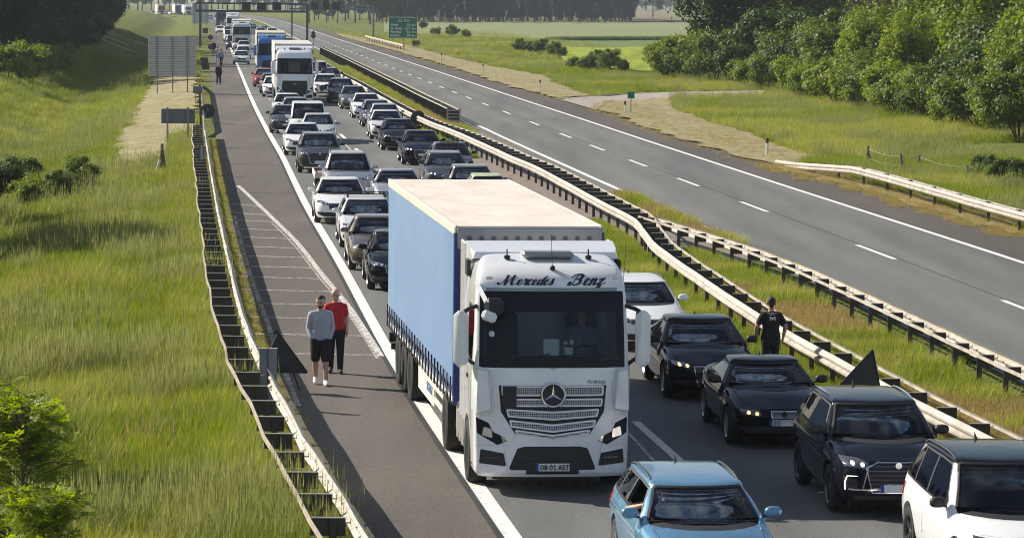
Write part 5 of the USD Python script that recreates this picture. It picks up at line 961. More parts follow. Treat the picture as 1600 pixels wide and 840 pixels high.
for i, (x, y, k, c_, lb) in enumerate([(395, 37, 'hatchback', 'pearl', 'pale car beyond the far white van'), (396, 41, 'suv', 'dark_grey', 'dark off-roader right of the grey fronted truck'), (407, 43, 'suv', 'white', 'white off-roader left of the far white van'), (425, 44.5, 'van', 'white', 'white van far up the right-hand queue'), (412, 40.5, 'hatchback', 'silver', 'silver car behind the white off-roader far up'), (436, 52, 'hatchback', 'grey', 'grey car by the median rail far up the queue'), (449, 60, 'suv', 'pearl', 'pale off-roader right of the blue truck trailer'), (462, 72, 'van', 'white', 'white van behind the second white truck trailer'), (476, 84, 'suv', 'grey', 'grey off-roader seen over the second truck trailer'),
                                       (387, 33.5, 'hatchback', 'white', 'small white car behind the pale car far up'), (379, 30, 'saloon', 'silver', 'tiny silver saloon far up the right-hand queue'), (329, 24, 'hatchback', 'silver', 'tiny pale car left of the farthest trucks'), (350, 34, 'hatchback', 'grey', 'tiny grey car left of the far trucks')]): place_car(k, c_, x, y, lb)
for i, (x, y) in enumerate([(229, 19.0), (234, 18.6), (239, 18.8), (247, 19.4), (259.5, 18.0), (263, 18.6), (267, 19.0), (286, 18.5), (297, 19.0), (303, 19.2), (310, 19.6)]): place_car('hatchback', ('white', 'pearl', 'silver')[i % 3], x, y - 1.0, 'tiny pale car in the queue round the far bend', yaw=.12 + .02 * (12 - i), group='tiny cars round the far bend')
# ---------------------------------------------------------------- lorries: tractor and curtain-sided semi-trailer
mat('curtain_blue', (.125, .215, .37), .5, 0, .10, .6, .25, 3, color2=(.185, .28, .44), stretch=(1, .25, .5))
mat('curtain_white', (.62, .60, .56), .55, 0, .10, .7, .2, 3)
mat('trailer_roof', (.68, .60, .53), .7, 0, .16, 1.6, .3, 6, stretch=(1, .3, 1))
mat('trailer_frame', (.10, .10, .11), .5, .3, .2, 2.0); mat('post_blue', (.015, .035, .16), .4, 0, .1, 2.0); mat('chassis', (.03, .03, .032), .6, .2, .3, 3.0)
mat('dusty_white', (.62, .58, .52), .6, 0, .15, 1.5, .1, 8); mat('tank_metal', (.55, .53, .50), .35, .8, .15, 2.0); mat('box_orange', (.60, .30, .20), .5, 0, .1, 2.0); mat('box_beige', (.58, .52, .43), .55, 0, .1, 1.5)
mat('lettering', (.012, .014, .022), .4); mat('strap_dark', (.03, .03, .034), .7); mat('bright_item', (.85, .88, .88), .6); mat('visor', (.010, .011, .015), .35); mat('dark_frame', (.008, .009, .014), .35, spec=.25); mat('grille_dark', (.012, .012, .013), .5)
M['perforated'] = usdkit.material(stage, '/World/Looks/perforated', {'g': ('texture_coordinate', {}), 'mp': ('mapping', {'mapping_type': 'point', 'scale': (1, 0, 1)}), 'v': ('voronoi_texture', {'scale': 34.0, 'randomness': 0.0, 'feature': 'f1'}), 'r': ('rgb_ramp', {'ramp': [(.0, (.03, .03, .03)), (.38, (.03, .03, .03)), (.46, (.50, .51, .53)), (1, (.55, .56, .58))]}), 'p': ('principled_bsdf', {'roughness': .4, 'metallic': .2})},
    [('g.object', 'mp.vector'), ('mp.vector', 'v.vector'), ('v.distance', 'r.fac'), ('r.color', 'p.base_color')], surface='p.BSDF')
def stroke(pts, w0, w1=None, n=26):
    """a pen stroke through the points, swelling from w0 to w1 on the way down"""
    P = spline(pts, n); d = np.gradient(P, axis=0); down = np.clip(-d[:, 1] / (np.linalg.norm(d, axis=1) + 1e-9), 0, 1); w = w0 + ((w1 or w0) - w0) * down
    return unary_union([LineString([P[i], P[i + 1]]).buffer(float(w[i]) / 2, 3) for i in range(n - 1)])
def pen(word):
    """copperplate-like lettering: capitals of height 1.6, small letters of height 1"""
    G = {'M': (2.35, [[(-.25, .25), (-.05, .05), (.15, .1), (.45, .9), (.62, 1.6)], [(.62, 1.6), (.70, .8), (.82, .0)], [(.82, .0), (1.2, .9), (1.55, 1.6)], [(1.55, 1.6), (1.58, .8), (1.7, .15), (1.9, -.02), (2.2, .25)]]),
         'B': (1.75, [[(.1, .35), (.05, .08), (.3, -.02), (.5, .4), (.62, 1.1), (.72, 1.58)], [(.05, 1.15), (.25, 1.5), (.75, 1.66), (1.25, 1.5), (1.3, 1.1), (.95, .85), (.62, .84)], [(.62, .84), (1.15, .82), (1.35, .48), (1.15, .1), (.75, -.04), (.45, .15)]]),
         'e': (.72, [[(-.1, .2), (.25, .42), (.5, .7), (.4, .97), (.2, .9), (.08, .5), (.15, .12), (.35, .0), (.62, .2)]]), 'r': (.68, [[(-.08, .1), (.12, .6), (.2, .98)], [(.2, .98), (.3, .85), (.52, .9), (.5, .5), (.5, .1), (.6, .02), (.7, .2)]]),
         'c': (.64, [[(.48, .78), (.36, .97), (.15, .8), (.06, .4), (.15, .08), (.32, .0), (.6, .22)]]), 'd': (.86, [[(.55, .8), (.35, .97), (.12, .75), (.06, .3), (.2, .0), (.42, .2), (.6, .75), (.85, 1.62)], [(.72, 1.2), (.6, .5), (.62, .08), (.72, .0), (.85, .2)]]),
         's': (.62, [[(-.05, .15), (.2, .6), (.35, 1.02)], [(.35, 1.02), (.42, .6), (.48, .25), (.3, .0), (.1, .1)], [(.3, .0), (.55, .1), (.62, .2)]]), 'n': (.95, [[(-.05, .6), (.08, .95), (.16, .9), (.1, .3), (.06, .0)], [(.08, .2), (.3, .75), (.5, .98), (.58, .8), (.55, .3), (.6, .02), (.72, .02), (.9, .2)]]),
         'z': (.8, [[(.0, .7), (.15, .95), (.35, .85), (.55, .95), (.25, .4), (.05, .05)], [(.05, .05), (.3, .1), (.42, -.25), (.3, -.62), (.05, -.6), (.1, -.35), (.5, .0), (.85, .3)]]), ' ': (1.6, [])}
    x, out = 0.0, []
    for ch in word:
        adv, st = G[ch]; cap = ch in 'MB'
        for s in st: out.append(affinity.translate(stroke(s, .13, .38 if cap else .34), x, 0))
        x += adv + (.05 if not cap else .12)
    return affinity.skew(unary_union(out).simplify(.008), 26, 0, origin=(0, 0)), x
def star_emblem(r):
    ring = trimesh.creation.torus(r, r * .10, 40, 10); ring = rot(ring, np.pi / 2, [1, 0, 0]); sp = []
    for k in range(3):
        a = np.pi / 2 + k * 2 * np.pi / 3; d = np.array([math.cos(a), 0, math.sin(a)]); n = np.array([-math.sin(a), 0, math.cos(a)]); sp.append(hull([d * r * .96, n * r * .13, -n * r * .13, d * r * .06 + [0, -.022, 0], [0, .004, 0], d * r * .9 + [0, .006, 0], -d * r * .1]))
    return ring, cat(sp)
def lorry_wheel(root, x, y, r=.50, w=.30, side=-1, dual=False):
    ty, _, _ = wheel_meshes(r, w, 5, 44); f = side
    hub = cat(revolve([(0, f * w * .15), (r * .30, f * w * .15), (r * .34, f * w * .05), (r * .60, f * w * .02), (r * .66, f * w * .42), (r * .60, f * w * .44), (r * .55, f * w * .10), (r * .36, f * w * .12), (r * .30, f * w * .36), (0, f * w * .38)], 28, 'x'), *[rot(move(revolve([(0, 0), (.022, 0), (.022, f * .04), (0, f * .045)], 8, 'x'), f * w * .13, 0, r * .45), k * np.pi / 5, [1, 0, 0]) for k in range(10)])
    p = part(root, 'wheel', move(hub, x, y, r), M['tank_metal'], 30); part(p, 'tyre', move(ty, x, y, r), M['rubber'], 40)
def build_lorry(root, cab='truck_white', curtain='curtain_blue', roof='trailer_roof', front='trailer_frame', post='post_blue', full=True, dyaw=0.0, trailer_len=13.6, style=0, drop=0.0):
    pm = M['paint_' + cab]; put = lambda n, q, mm, sm=35, par=None, **k: part(par or root, n, as_tri(q), mm, sm, **k)
    # ---- cab: rounded plan outlines stacked from the bumper to the roof
    FY = [(.28, .06), (.36, .0), (.9, .012), (1.2, .03), (1.75, .06), (2.12, .10), (3.0, .26), (3.22, .31), (3.36, .38), (3.50, .52), (3.62, .78), (3.70, 1.12), (3.76, 1.5)]
    WX = [(.28, 1.18), (.36, 1.235), (.9, 1.25), (2.1, 1.25), (3.0, 1.22), (3.3, 1.20), (3.45, 1.18), (3.6, 1.12), (3.7, 1.02), (3.76, .9)]
    def plan(z, d=0.0):
        fy, w = np.interp(z, *zip(*FY)) + d, np.interp(z, *zip(*WX)) - d; b = 2.25 - d; bow = .16 if z < 2.2 else .13
        P = [(x * w, fy + bow * abs(x) ** 3) for x in np.linspace(-.95, .95, 13)] + [(w, t) for t in np.linspace(fy + bow + .06, b - .05, 6)] + [(x * w, b) for x in np.linspace(.95, -.95, 7)] + [(-w, t) for t in np.linspace(b - .05, fy + bow + .06, 6)]
        o = chaikin(P, 2); return np.c_[o, np.full(len(o), z)]
    zs = [.28, .32, .36, .5, .7, .9, 1.05, 1.2, 1.5, 1.75, 1.95, 2.12, 2.4, 2.7, 3.0, 3.15, 3.30, 3.36, 3.42, 3.48, 3.55, 3.61, 3.66, 3.70, 3.73, 3.75, 3.76]
    outer = as_m3(grid_solid(np.array([plan(z) for z in zs]))); cav = as_m3(grid_solid(np.array([plan(z, .06) for z in np.linspace(1.5, 3.4, 9)])))
    shell = outer - cav
    for s in (-1, 1): shell = shell - as_m3(move(rot(trimesh.creation.cylinder(.60, .5, sections=48), np.pi / 2, [0, 1, 0]), s * 1.1, 1.42, .52)) - as_m3(box(min(s * .85, s * 1.4), max(s * .85, s * 1.4), .98, 1.86, 0, .55))
    fP = lambda q, y1, y0=-1: as_m3(prism(q, y1 - y0, 'y', y0)); sP = lambda q: as_m3(prism(q, 1.0, 'x', .9)) + as_m3(prism(q, 1.0, 'x', -1.9))
    wsq = Polygon([(-1.10, 2.13), (1.10, 2.13), (1.09, 2.90), (-1.09, 2.90)]).buffer(-.05).buffer(.05); band = Polygon([(-1.17, 2.02), (1.17, 2.02), (1.15, 3.22), (-1.15, 3.22)]).buffer(-.03).buffer(.03)
    if style == 1: band = Polygon([(-1.17, 2.06), (1.17, 2.06), (1.12, 3.10), (-1.12, 3.10)])
    sw = Polygon([(.62, 2.05), (1.42, 2.12), (1.46, 2.92), (.56, 2.92), (.50, 2.6)]).buffer(-.05).buffer(.05)
    wsC, swC = fP(wsq, .62), sP(sw)
    ringv = outer - cav; put('windscreen', ringv ^ fP(wsq.buffer(-.003), .62), M['windscreen_dark'])
    for s in (1, -1): put('side_window', (ringv ^ (as_m3(prism(sw.buffer(-.003), 1.0, 'x', .9 if s > 0 else -1.9)))), M['tinted_glass'])
    bandC = fP(band, .60) - wsC; put('windscreen_frame', shell ^ bandC, M['dark_frame']); shell = shell - wsC - bandC - swC
    trimC = sP(sw.buffer(.035)); put('window_seal', shell ^ trimC, M['plastic_black']); shell = shell - trimC
    layer = outer - outer.translate((0, .05, 0)); mirp = lambda q: affinity.scale(q, -1, 1, origin=(0, 0))
    def nose(q, fwd=0.0): return (layer ^ fP(q, 1.0)).translate((0, -fwd, 0))
    gr = Polygon([(-.86, 1.74), (.86, 1.74), (.82, 1.32), (.60, .98), (0, .90), (-.60, .98), (-.82, 1.32)]) if style == 0 else Polygon([(-.80, 1.62), (.80, 1.62), (.86, 1.2), (.80, .72), (-.80, .72), (-.86, 1.2)])
    hlq = Polygon([(.73, .86), (.88, .80), (1.20, .98), (1.21, 1.22), (1.16, 1.20), (1.02, 1.14), (.95, 1.00), (.84, .95)]); fog = Polygon([(.74, .46), (1.16, .50), (1.14, .72), (.78, .66)]).buffer(-.02).buffer(.02); intake = Polygon([(-.70, .40), (.70, .40), (.56, .74), (.45, .77), (-.45, .77), (-.56, .74)]).buffer(-.03).buffer(.03)
    put('grille_back', nose(gr, -.02), M['grille_dark']); cuts = gr
    if style == 0:
        bars = [[(-.80, 1.715), (.80, 1.715), (.79, 1.60), (-.79, 1.60)], [(-.78, 1.515), (.78, 1.515), (.77, 1.43), (-.77, 1.43)], [(-.72, 1.35), (0, 1.31), (.72, 1.35), (.70, 1.265), (0, 1.215), (-.70, 1.265)], [(-.67, 1.175), (0, 1.105), (.67, 1.175), (.65, 1.10), (0, 1.02), (-.65, 1.10)], [(-.58, 1.02), (0, .94), (.58, 1.02), (.55, .985), (0, .90), (-.55, .985)]]
        for q in bars:
            P = Polygon(q); fr = P.buffer(.022).difference(P.buffer(-.004)); b_ = put('grille_bar', nose(P, .012), M['perforated'], 20); put('bar_rim', nose(fr.intersection(gr), .016), pm, 20, b_)
        put('grille_cover', nose(shapely.box(-.80, 1.38, -.58, 1.73), .025), M['plastic_black'])
    else:
        for z in np.linspace(.85, 1.5, 5): put('grille_bar', nose(shapely.box(-.76, z - .02, .76, z + .02), -.006), M['plastic_black'], 20)
        put('badge', nose(shapely.box(-.12, 1.36, .12, 1.44), .006), M['lamp_housing'], 20)
    for q in (hlq, mirp(hlq)):
        h = put('headlight', nose(q, .002), M['dark_frame']); s = 1 if q is hlq else -1; put('lens', nose(Polygon([(s * (.98), .93), (s * 1.10, .96), (s * 1.08, 1.06), (s * .99, 1.03)]).buffer(.02), .008), M['lamp_bright'], 30, h)
        put('lens', nose(Polygon([(s * .74, .86), (s * .80, .84), (s * .82, .94), (s * .77, .92)]), .006), M['chrome'], 30, h)
    for q in (fog, mirp(fog)): f_ = put('fog_lamp_recess', nose(q, -.01), M['plastic_black'], False); put('fog_lamp', nose(Polygon([(q.centroid.x - .14, .575), (q.centroid.x + .1, .585), (q.centroid.x + .1, .605), (q.centroid.x - .14, .60)]), .0), M['lamp_housing'], 30, f_)
    put('bumper_intake', nose(intake, -.015), M['grille_dark'], False)
    body = shell - (fP(unary_union([gr, hlq, mirp(hlq), fog, mirp(fog), intake]).buffer(.004), 1.0) - outer.translate((0, .05, 0)))
    seams = unary_union([LineString(p).buffer(.005) for p in ([(-.72, .30), (-.72, .46), (-.80, .86)], [(.72, .30), (.72, .46), (.80, .86)], [(-1.3, .78), (-.72, .80)], [(.72, .80), (1.3, .78)], [(-1.0, 1.25), (-.95, 1.75), (-1.06, 2.1)], [(1.0, 1.25), (.95, 1.75), (1.06, 2.1)], [(-1.0, 1.25), (-1.3, 1.30)], [(1.0, 1.25), (1.3, 1.30)])]); lay2 = outer - outer.translate((0, .012, 0))
    body = body - (fP(seams, 1.0) - outer.translate((0, .012, 0)))
    dq = Polygon([(.42, .95), (1.55, .95), (1.60, 3.0), (.48, 3.0), (.40, 2.3)]).buffer(-.06).buffer(.06); cutd = sP(dq); doors = (body ^ sP(dq.buffer(-.006))).decompose(); body = body - cutd
    for d in doors:
        if d.volume() > .001: put('door', d, pm)
    put('cab', body, pm)
    pl = put('number_plate', nose(shapely.box(-.27, .385, .27, .505), .03), M['plate_white']); put('plate_holder', nose(shapely.box(-.42, .33, .42, .53), .016), M['plastic_black'])
    if full:
        yp = as_tri(nose(shapely.box(-.27, .385, .27, .505), .03)).vertices[:, 1].min(); put('plate_band', box(-.27, -.225, yp - .004, yp + .01, .385, .505), M['plate_blue'], False, pl)
        tx = meshkit.text_mesh('DB 01 AST', .075, .008, True); v = np.array(tx.vertices); v[:, 0] *= .46 / np.ptp(v[:, 0]); put('plate_text', trimesh.Trimesh(np.c_[v[:, 0] - .205, yp - .003 - v[:, 2], v[:, 1] + .408], tx.faces, process=False), M['plate_text'], False, pl)
        ring, star = star_emblem(.185); ye = -.045
        e = put('emblem', move(ring, 0, ye + .04, 1.60), M['chrome'], 40); put('emblem_disc', move(revolve([(0, -.02), (.18, -.02), (.18, .06), (0, .06)], 32, 'y'), 0, ye + .055, 1.60), M['plate_text'], 30, e); put('emblem_star', move(star, 0, ye + .028, 1.60), M['chrome'], 20, e)
        r2, s2 = star_emblem(.03); put('badge', move(cat(r2, s2), 0, .055, 2.03), M['lamp_housing'], 30)
        tx = meshkit.text_mesh('Actros', .06, .006); v = np.array(tx.vertices); v[:, 0] += v[:, 1] * .4; put('model_lettering', trimesh.Trimesh(np.c_[v[:, 0] * 1.25 + .52, .085 - v[:, 2], v[:, 1] + 1.775], tx.faces, process=False), M['lamp_housing'])
        for word, x0, wid in (('Mercedes', -.88, .93), ('Benz', .24, .64)):      # the lettering is laid on the curve of the roof front
            q, x_ = pen(word); s = wid / (q.bounds[2] - q.bounds[0]); q = affinity.translate(affinity.scale(q, s, s * .74, origin=(0, 0)), x0 - q.bounds[0] * s, 3.325)
            put('name_lettering', (outer - outer.translate((0, .03, 0))) ^ fP(q, 1.2) if False else ((outer.translate((0, -.008, 0)) - outer.translate((0, .02, 0))) ^ fP(q, 1.2)), M['lettering'], 20)
        put('visor_edge', nose(shapely.box(-1.05, 3.22, 1.05, 3.275), .010), M['sign_back'])
    # ---- above and behind the cab
    spo = hull([(-1.18, 1.35, 3.66), (1.18, 1.35, 3.66), (-1.22, 2.35, 3.5), (1.22, 2.35, 3.5), (-1.20, 1.75, 3.80), (1.20, 1.75, 3.80), (-1.22, 2.35, 3.87), (1.22, 2.35, 3.87), (-1.14, 1.42, 3.76), (1.14, 1.42, 3.76)]); put('roof_spoiler', spo, pm, 30)
    for s in (-1, 1):
        put('side_fairing', rbox(min(s * 1.19, s * 1.25), max(s * 1.19, s * 1.25), 2.26, 2.95, .95, 3.85, .02), pm, 30); put('spoiler_window', rbox(min(s * 1.20, s * 1.262), max(s * 1.20, s * 1.262), 1.55, 1.95, 3.35, 3.62, .01), M['plastic_black'], 30)
    put('roof_hatch', rbox(-.42, .42, .95, 1.35, 3.70, 3.80, .04), M['sign_back'], 30)
    for x in (-.66, .66): put('roof_lamp', cat(rbox(x - .05, x + .05, .98, 1.08, 3.68, 3.74, .015), tube([(x, 1.03, 3.72), (x, 1.03, 3.84)], .012, 6)), M['plastic_black'], 30)
    if full:
        put('aerial', cat(trimesh.creation.icosphere(2, .045).apply_translation((.03, .60, 3.57)), tube([(.03, .62, 3.58), (.03, .80, 4.1)], .005, 5)), M['plastic_black'], 30); put('aerial', tube([(1.2, .75, 3.35), (1.24, .80, 4.0)], .005, 5), M['plastic_black'])
        for s in (-1, 1): put('marker_lamp', rbox(s * 1.0 - .05, s * 1.0 + .05, .39, .45, 3.40, 3.45, .01), M['lamp_bright'], 30)
        pm_ = put('kerb_mirror', rot(rbox(-1.16, -.92, -.12, .04, 2.78, 2.94, .04), .35, [0, 1, 0], (-1.04, 0, 2.86)), pm, 30); put('mirror_arm', hull([(-1.24, .5, 3.35), (-1.20, .5, 3.42), (-1.23, .58, 3.36), (-1.0, .02, 2.86), (-.95, .0, 2.92), (-1.02, .1, 2.88)]), pm, 30, pm_); put('mirror_glass', rbox(-1.10, -.80, -.02, .16, 2.86, 3.14, .06), M['plastic_black'], 30, pm_)
    for s in (-1, 1):
        put('corner_deflector', hull([(s * .98, .10, 1.36), (s * 1.04, .10, 2.0), (s * 1.22, .16, 2.06), (s * 1.27, .34, 2.04), (s * 1.275, .42, 1.34), (s * 1.20, .10, 1.30), (s * 1.0, .02, 1.38), (s * 1.06, .05, 1.96), (s * 1.20, .09, 2.0), (s * 1.22, .05, 1.36)]), pm, 30)
        x0, x1 = s * 1.34, s * 1.58; mp = put('wing_mirror', rbox(min(x0, x1), max(x0, x1), .16, .38, 2.02, 2.92, .08), pm, 45); put('mirror_glass', rbox(min(x0, x1) + .02, max(x0, x1) - .02, .372, .39, 2.06, 2.88, .01), M['plastic_black'], 30, mp)
        for z in (2.08, 2.88): put('mirror_arm', tube([(s * 1.20, .42, z + (.1 if z > 2.5 else -.06)), (s * 1.34, .30, z + .06), (s * 1.44, .27, z)], .035, 7), M['plastic_black'], 30, mp)
        lorry_wheel(root, s * 1.10, 1.42, .52, .32, s); lorry_wheel(root, s * 1.05, 5.05, .52, .58, s)
        put('step', cat(rbox(min(s * .9, s * 1.24), max(s * .9, s * 1.24), .55, .95, .40, .45, .01), rbox(min(s * .9, s * 1.22), max(s * .9, s * 1.22), .55, .95, .72, .76, .01)), M['chassis'], 30)
        put('door_handle', rbox(min(s * 1.24, s * 1.27), max(s * 1.24, s * 1.27), 1.30, 1.50, 1.72, 1.80, .01), M['plastic_black'], 30)
        tank = put('fuel_tank', rbox(min(s * .62, s * 1.22), max(s * .62, s * 1.22), 2.35, 4.1, .42, 1.02, .12), M['tank_metal'], 30)
        for y in (2.7, 3.2, 3.7): put('tank_strap', rbox(min(s * .60, s * 1.235), max(s * .60, s * 1.235), y - .03, y + .03, .405, 1.035, .125), M['dusty_white'], 30, tank)
        put('mudguard', tube([(s * 1.06, 5.05 + .62 * math.cos(a), .55 + .62 * math.sin(a)) for a in np.linspace(.1, 3.04, 13)], .03, 6), M['chassis'])
    put('seats', cat([rbox(x - .26, x + .26, 1.3, 1.75, 1.55, 2.05, .06) for x in (-.65, .65)] + [rbox(x - .25, x + .25, 1.7, 1.9, 1.7, 2.75, .06) for x in (-.65, .65)]), M['seat_cloth'], 30); put('dashboard', cat(rbox(-1.1, 1.1, .28, .75, 1.55, 2.16, .06), rot(move(trimesh.creation.torus(.23, .02, 24, 8), .62, .92, 2.12), .7, [1, 0, 0], (.62, .92, 2.12))), M['cabin_dark'], 30)
    for x in (-.85, .05): put('wiper', tube([(x, .02, 2.10), (x + .25, .02, 2.20), (x + .8, .06, 2.24)], .014, 5), M['plastic_black'])
    if full:
        put('dash_tablet', rbox(-.13, .13, .36, .42, 2.18, 2.46, .015), M['bright_item'], 30); put('dash_cup', cat(revolve([(0, 0), (.07, 0), (.085, .12), (0, .12)], 14).apply_translation((.28, .42, 2.2)), rbox(.20, .26, .38, .42, 2.36, 2.42, .01), rbox(.30, .36, .38, .42, 2.36, 2.44, .01)), M['bright_item'], 30)
        put('sticker', nose(Point(-.97, 2.55).buffer(.045), .0), M['bright_item'])
        for k, pts in enumerate([[(1.45, 2.0), (.95, 1.75), (.75, 1.3), (.72, .95)], [(1.5, 1.9), (1.2, 1.6), (1.02, 1.2), (1.1, .98)]]):
            q = stroke([(a, b) for a, b in pts], .03, .03); put('door_stripe', prism(q, .006, 'x', -1.256), M['sign_back'])
    put('chassis_beam', cat(box(-.45, -.33, 2.2, 6.1, .70, .98), box(.33, .45, 2.2, 6.1, .70, .98), box(-.6, .6, 4.4, 5.6, .98, 1.10)), M['chassis'])
    # ---- the semi-trailer
    R_ = lambda q: rot(q, dyaw, [0, 0, 1], (-.05, 3.25, 0)) if dyaw else q
    T0, T1, zb, zt = 3.75, 3.15 + trailer_len, 1.07, 4.0; tput = lambda n, q, mm, sm=30, par=None: part(par or root, n, R_(as_tri(q)), mm, sm)
    for s in (-1, 1):
        ys = np.arange(T0 + .10, T1 - .04, .12); zz = np.array([zb, zb + .05, 1.6, 2.2, 2.8, 3.4, 3.86]); sag = meshkit.fbm(np.stack(np.meshgrid(ys * .8, zz * 1.2, [s * 5.0], indexing='ij')[0:3], -1)[:, :, 0], 3, 4) * .055 - .018 + .002 * np.sin(ys * 2 * np.pi / .62)[:, None]
        v = np.stack([np.broadcast_to(s * 1.265, (len(ys), len(zz))) + s * sag, np.broadcast_to(ys[:, None], (len(ys), len(zz))), np.broadcast_to(zz[None], (len(ys), len(zz)))], -1); sh = sheet(v)
        if sh.face_normals[:, 0].mean() * s < 0: sh.invert()
        cp = tput('curtain', sh, M[curtain], True)
        tput('roof_rail', rbox(min(s * 1.20, s * 1.28), max(s * 1.20, s * 1.28), T0, T1, 3.84, 4.01, .02), M['box_beige']); tput('corner_post', rbox(min(s * 1.17, s * 1.285), max(s * 1.17, s * 1.285), T0 - .03, T0 + .12, .95, 3.90, .015), M[post])
        if full:
            for k, y in enumerate(np.linspace(T0 + .35, T1 - .2, 24)):
                q = unary_union([LineString([(y - .10, zb - .10), (y + .10, zb + .18)]).buffer(.022), LineString([(y + .10, zb - .10), (y - .10, zb + .18)]).buffer(.022), shapely.box(y - .025, zb + .10, y + .025, zb + .34)]); tput('strap', prism(q, .02, 'x', s * 1.285 if s > 0 else -1.305), M['strap_dark'], False, cp)
    tput('trailer_roof', cat(rbox(-1.24, 1.24, T0 + .02, T1, 3.95, 4.0, .015), *[box(-1.2, 1.2, y - .018, y + .018, 3.992, 4.001) for y in np.arange(T0 + .6, T1, .62)]), M[roof])
    fw = tput('front_wall', rbox(-1.22, 1.22, T0 - .02, T0 + .06, 1.0, 3.94, .02), M[front] if full else M[curtain])
    if full:
        tput('front_header', rbox(-1.24, 1.24, T0 - .05, T0 + .05, 3.62, 3.97, .015), M['sign_back'])
        for x in np.linspace(-1.02, 1.02, 11): tput('rivet', move(revolve([(0, -.03), (.035, -.03), (.04, 0), (0, 0)], 12, 'y'), x, T0 - .055, 3.80), M['trailer_frame'], 30, fw)
    tput('load_floor', box(-1.24, 1.24, T0, T1, .95, 1.06), M['dusty_white']); tput('rear_doors', rbox(-1.24, 1.24, T1 - .05, T1 + .02, 1.0, 3.95, .01), M[curtain]); tput('trailer_beam', cat(box(-.55, -.42, T0 + 1.0, T1 - .2, .70, .95), box(.42, .55, T0 + 1.0, T1 - .2, .70, .95)), M['chassis'])
    tw = [T1 - 4.9, T1 - 3.6, T1 - 2.3]
    for s in (-1, 1):
        for y in tw:
            n0 = len(_names); ty, _, _ = wheel_meshes(.51, .38, 5, 40); hb = revolve([(0, s * .02), (.2, s * .02), (.33, -s * .05), (.34, s * .15), (.31, s * .16), (.28, -s * .02), (.18, s * .10), (0, s * .11)], 24, 'x'); w = tput('wheel', move(hb, s * 1.08, y, .51), M['dusty_white']); tput('tyre', move(ty, s * 1.08, y, .51), M['rubber'], 40, w)
        tput('side_box', rbox(min(s * .70, s * 1.24), max(s * .70, s * 1.24), T0 + 3.6, T0 + 6.6, .42, .98, .03), M['dusty_white'])
        if full:
            rk = tput('load_rack', cat([tube([(s * x, T0 + 3.7, 1.0), (s * x, T0 + 6.5, 1.0)], .015, 5) for x in (1.0, 1.1, 1.2)] + [tube([(s * .95, y, 1.01), (s * 1.23, y, 1.01)], .015, 5) for y in np.linspace(T0 + 3.8, T0 + 6.4, 5)]), M['chassis'])
            tx = meshkit.text_mesh('SCHMITZ', .16, .006, True); v = np.array(tx.vertices); v = np.c_[np.full(len(v), -1.243) - v[:, 2], -v[:, 0] + T0 + 4.9, v[:, 1] + .62]
            if s < 0: tput('maker_lettering', trimesh.Trimesh(v, tx.faces, process=False), M['curtain_blue'], False)
        tput('mud_flap', box(min(s * .9, s * 1.24), max(s * .9, s * 1.24), T1 - 1.66, T1 - 1.63, .25, .95), M['rubber']); tput('side_guard', cat(box(min(s * 1.22, s * 1.25), max(s * 1.22, s * 1.25), T0 + 1.6, T0 + 3.5, .55, .65), box(min(s * 1.22, s * 1.25), max(s * 1.22, s * 1.25), T0 + 1.6, T0 + 3.5, .8, .9)), M['dusty_white']); tput('landing_leg', box(min(s * .75, s * .85), max(s * .75, s * .85), T0 + 2.6, T0 + 2.75, .25, .95), M['chassis'])
    tput('rear_bumper', cat(box(-1.2, 1.2, T1 - .15, T1, .45, .57), box(-1.24, -1.0, T1 - .12, T1 + .02, .6, .8), box(1.0, 1.24, T1 - .12, T1 + .02, .6, .8)), M['chassis'])
def lorry(name, label, d, px, yaw=0.0, group=None, **k):
    x = (px - 800) / FPX * d; o = (x, d, float(road_z(d + 3)) + .004); key = str(sorted(k.items()))
    if key in LORRIES: return copy_of(LORRIES[key], name, label, 'lorry', o, ROAD_YAW + yaw, group)
    t = LORRIES[key] = thing(name, label, 'lorry', o, ROAD_YAW + yaw, group); build_lorry(t, **k); return t
LORRIES = {}
lorry('articulated_lorry', 'big white lorry with blue curtain-sided trailer and script lettering above its windscreen', 51.5, 867, .010, dyaw=.026)
lorry('articulated_lorry', 'second white lorry, black grille and plain white box trailer, behind the parked cars', 217.0, 458, .0, curtain='curtain_white', roof='curtain_white', post='curtain_white', full=False, style=1)
_w3 = lorry('articulated_lorry', 'bright blue lorry partly hidden behind the second white lorry', 287.0, 422, .0, cab='truck_blue', curtain='box_beige', roof='box_beige', post='box_orange', full=False, style=1)
lorry('articulated_lorry', 'grey fronted lorry behind the blue lorry', 445.0, 375, .0, cab='pearl', curtain='curtain_white', roof='curtain_white', post='curtain_white', full=False, style=1)
lorry('articulated_lorry', 'far white lorry behind the grey fronted lorry', 640.0, 361, .0, curtain='curtain_white', roof='curtain_white', post='curtain_white', full=False, style=1)
lorry('articulated_lorry', 'far lorry with reddish cream trailer at the head of the straight', 800.0, 343, .0, cab='navy', curtain='box_beige', roof='curtain_white', post='box_orange', full=False, style=1)
for px, d, lb, cb, cu in ((250, 1300, 'red and white coach-like lorry in the queue round the bend', 'red', 'curtain_white'), (277, 1330, 'white box lorry with dark front in the queue round the bend', 'navy', 'curtain_white'), (292, 1290, 'small white lorry right of the box lorry round the bend', 'truck_white', 'curtain_white'), (303, 1300, 'white lorry just left of the far grey sign round the bend', 'truck_white', 'curtain_white')): lorry('articulated_lorry', lb, d, px, .1, cab=cb, curtain=cu, roof='curtain_white', post='curtain_white', full=False, style=1)
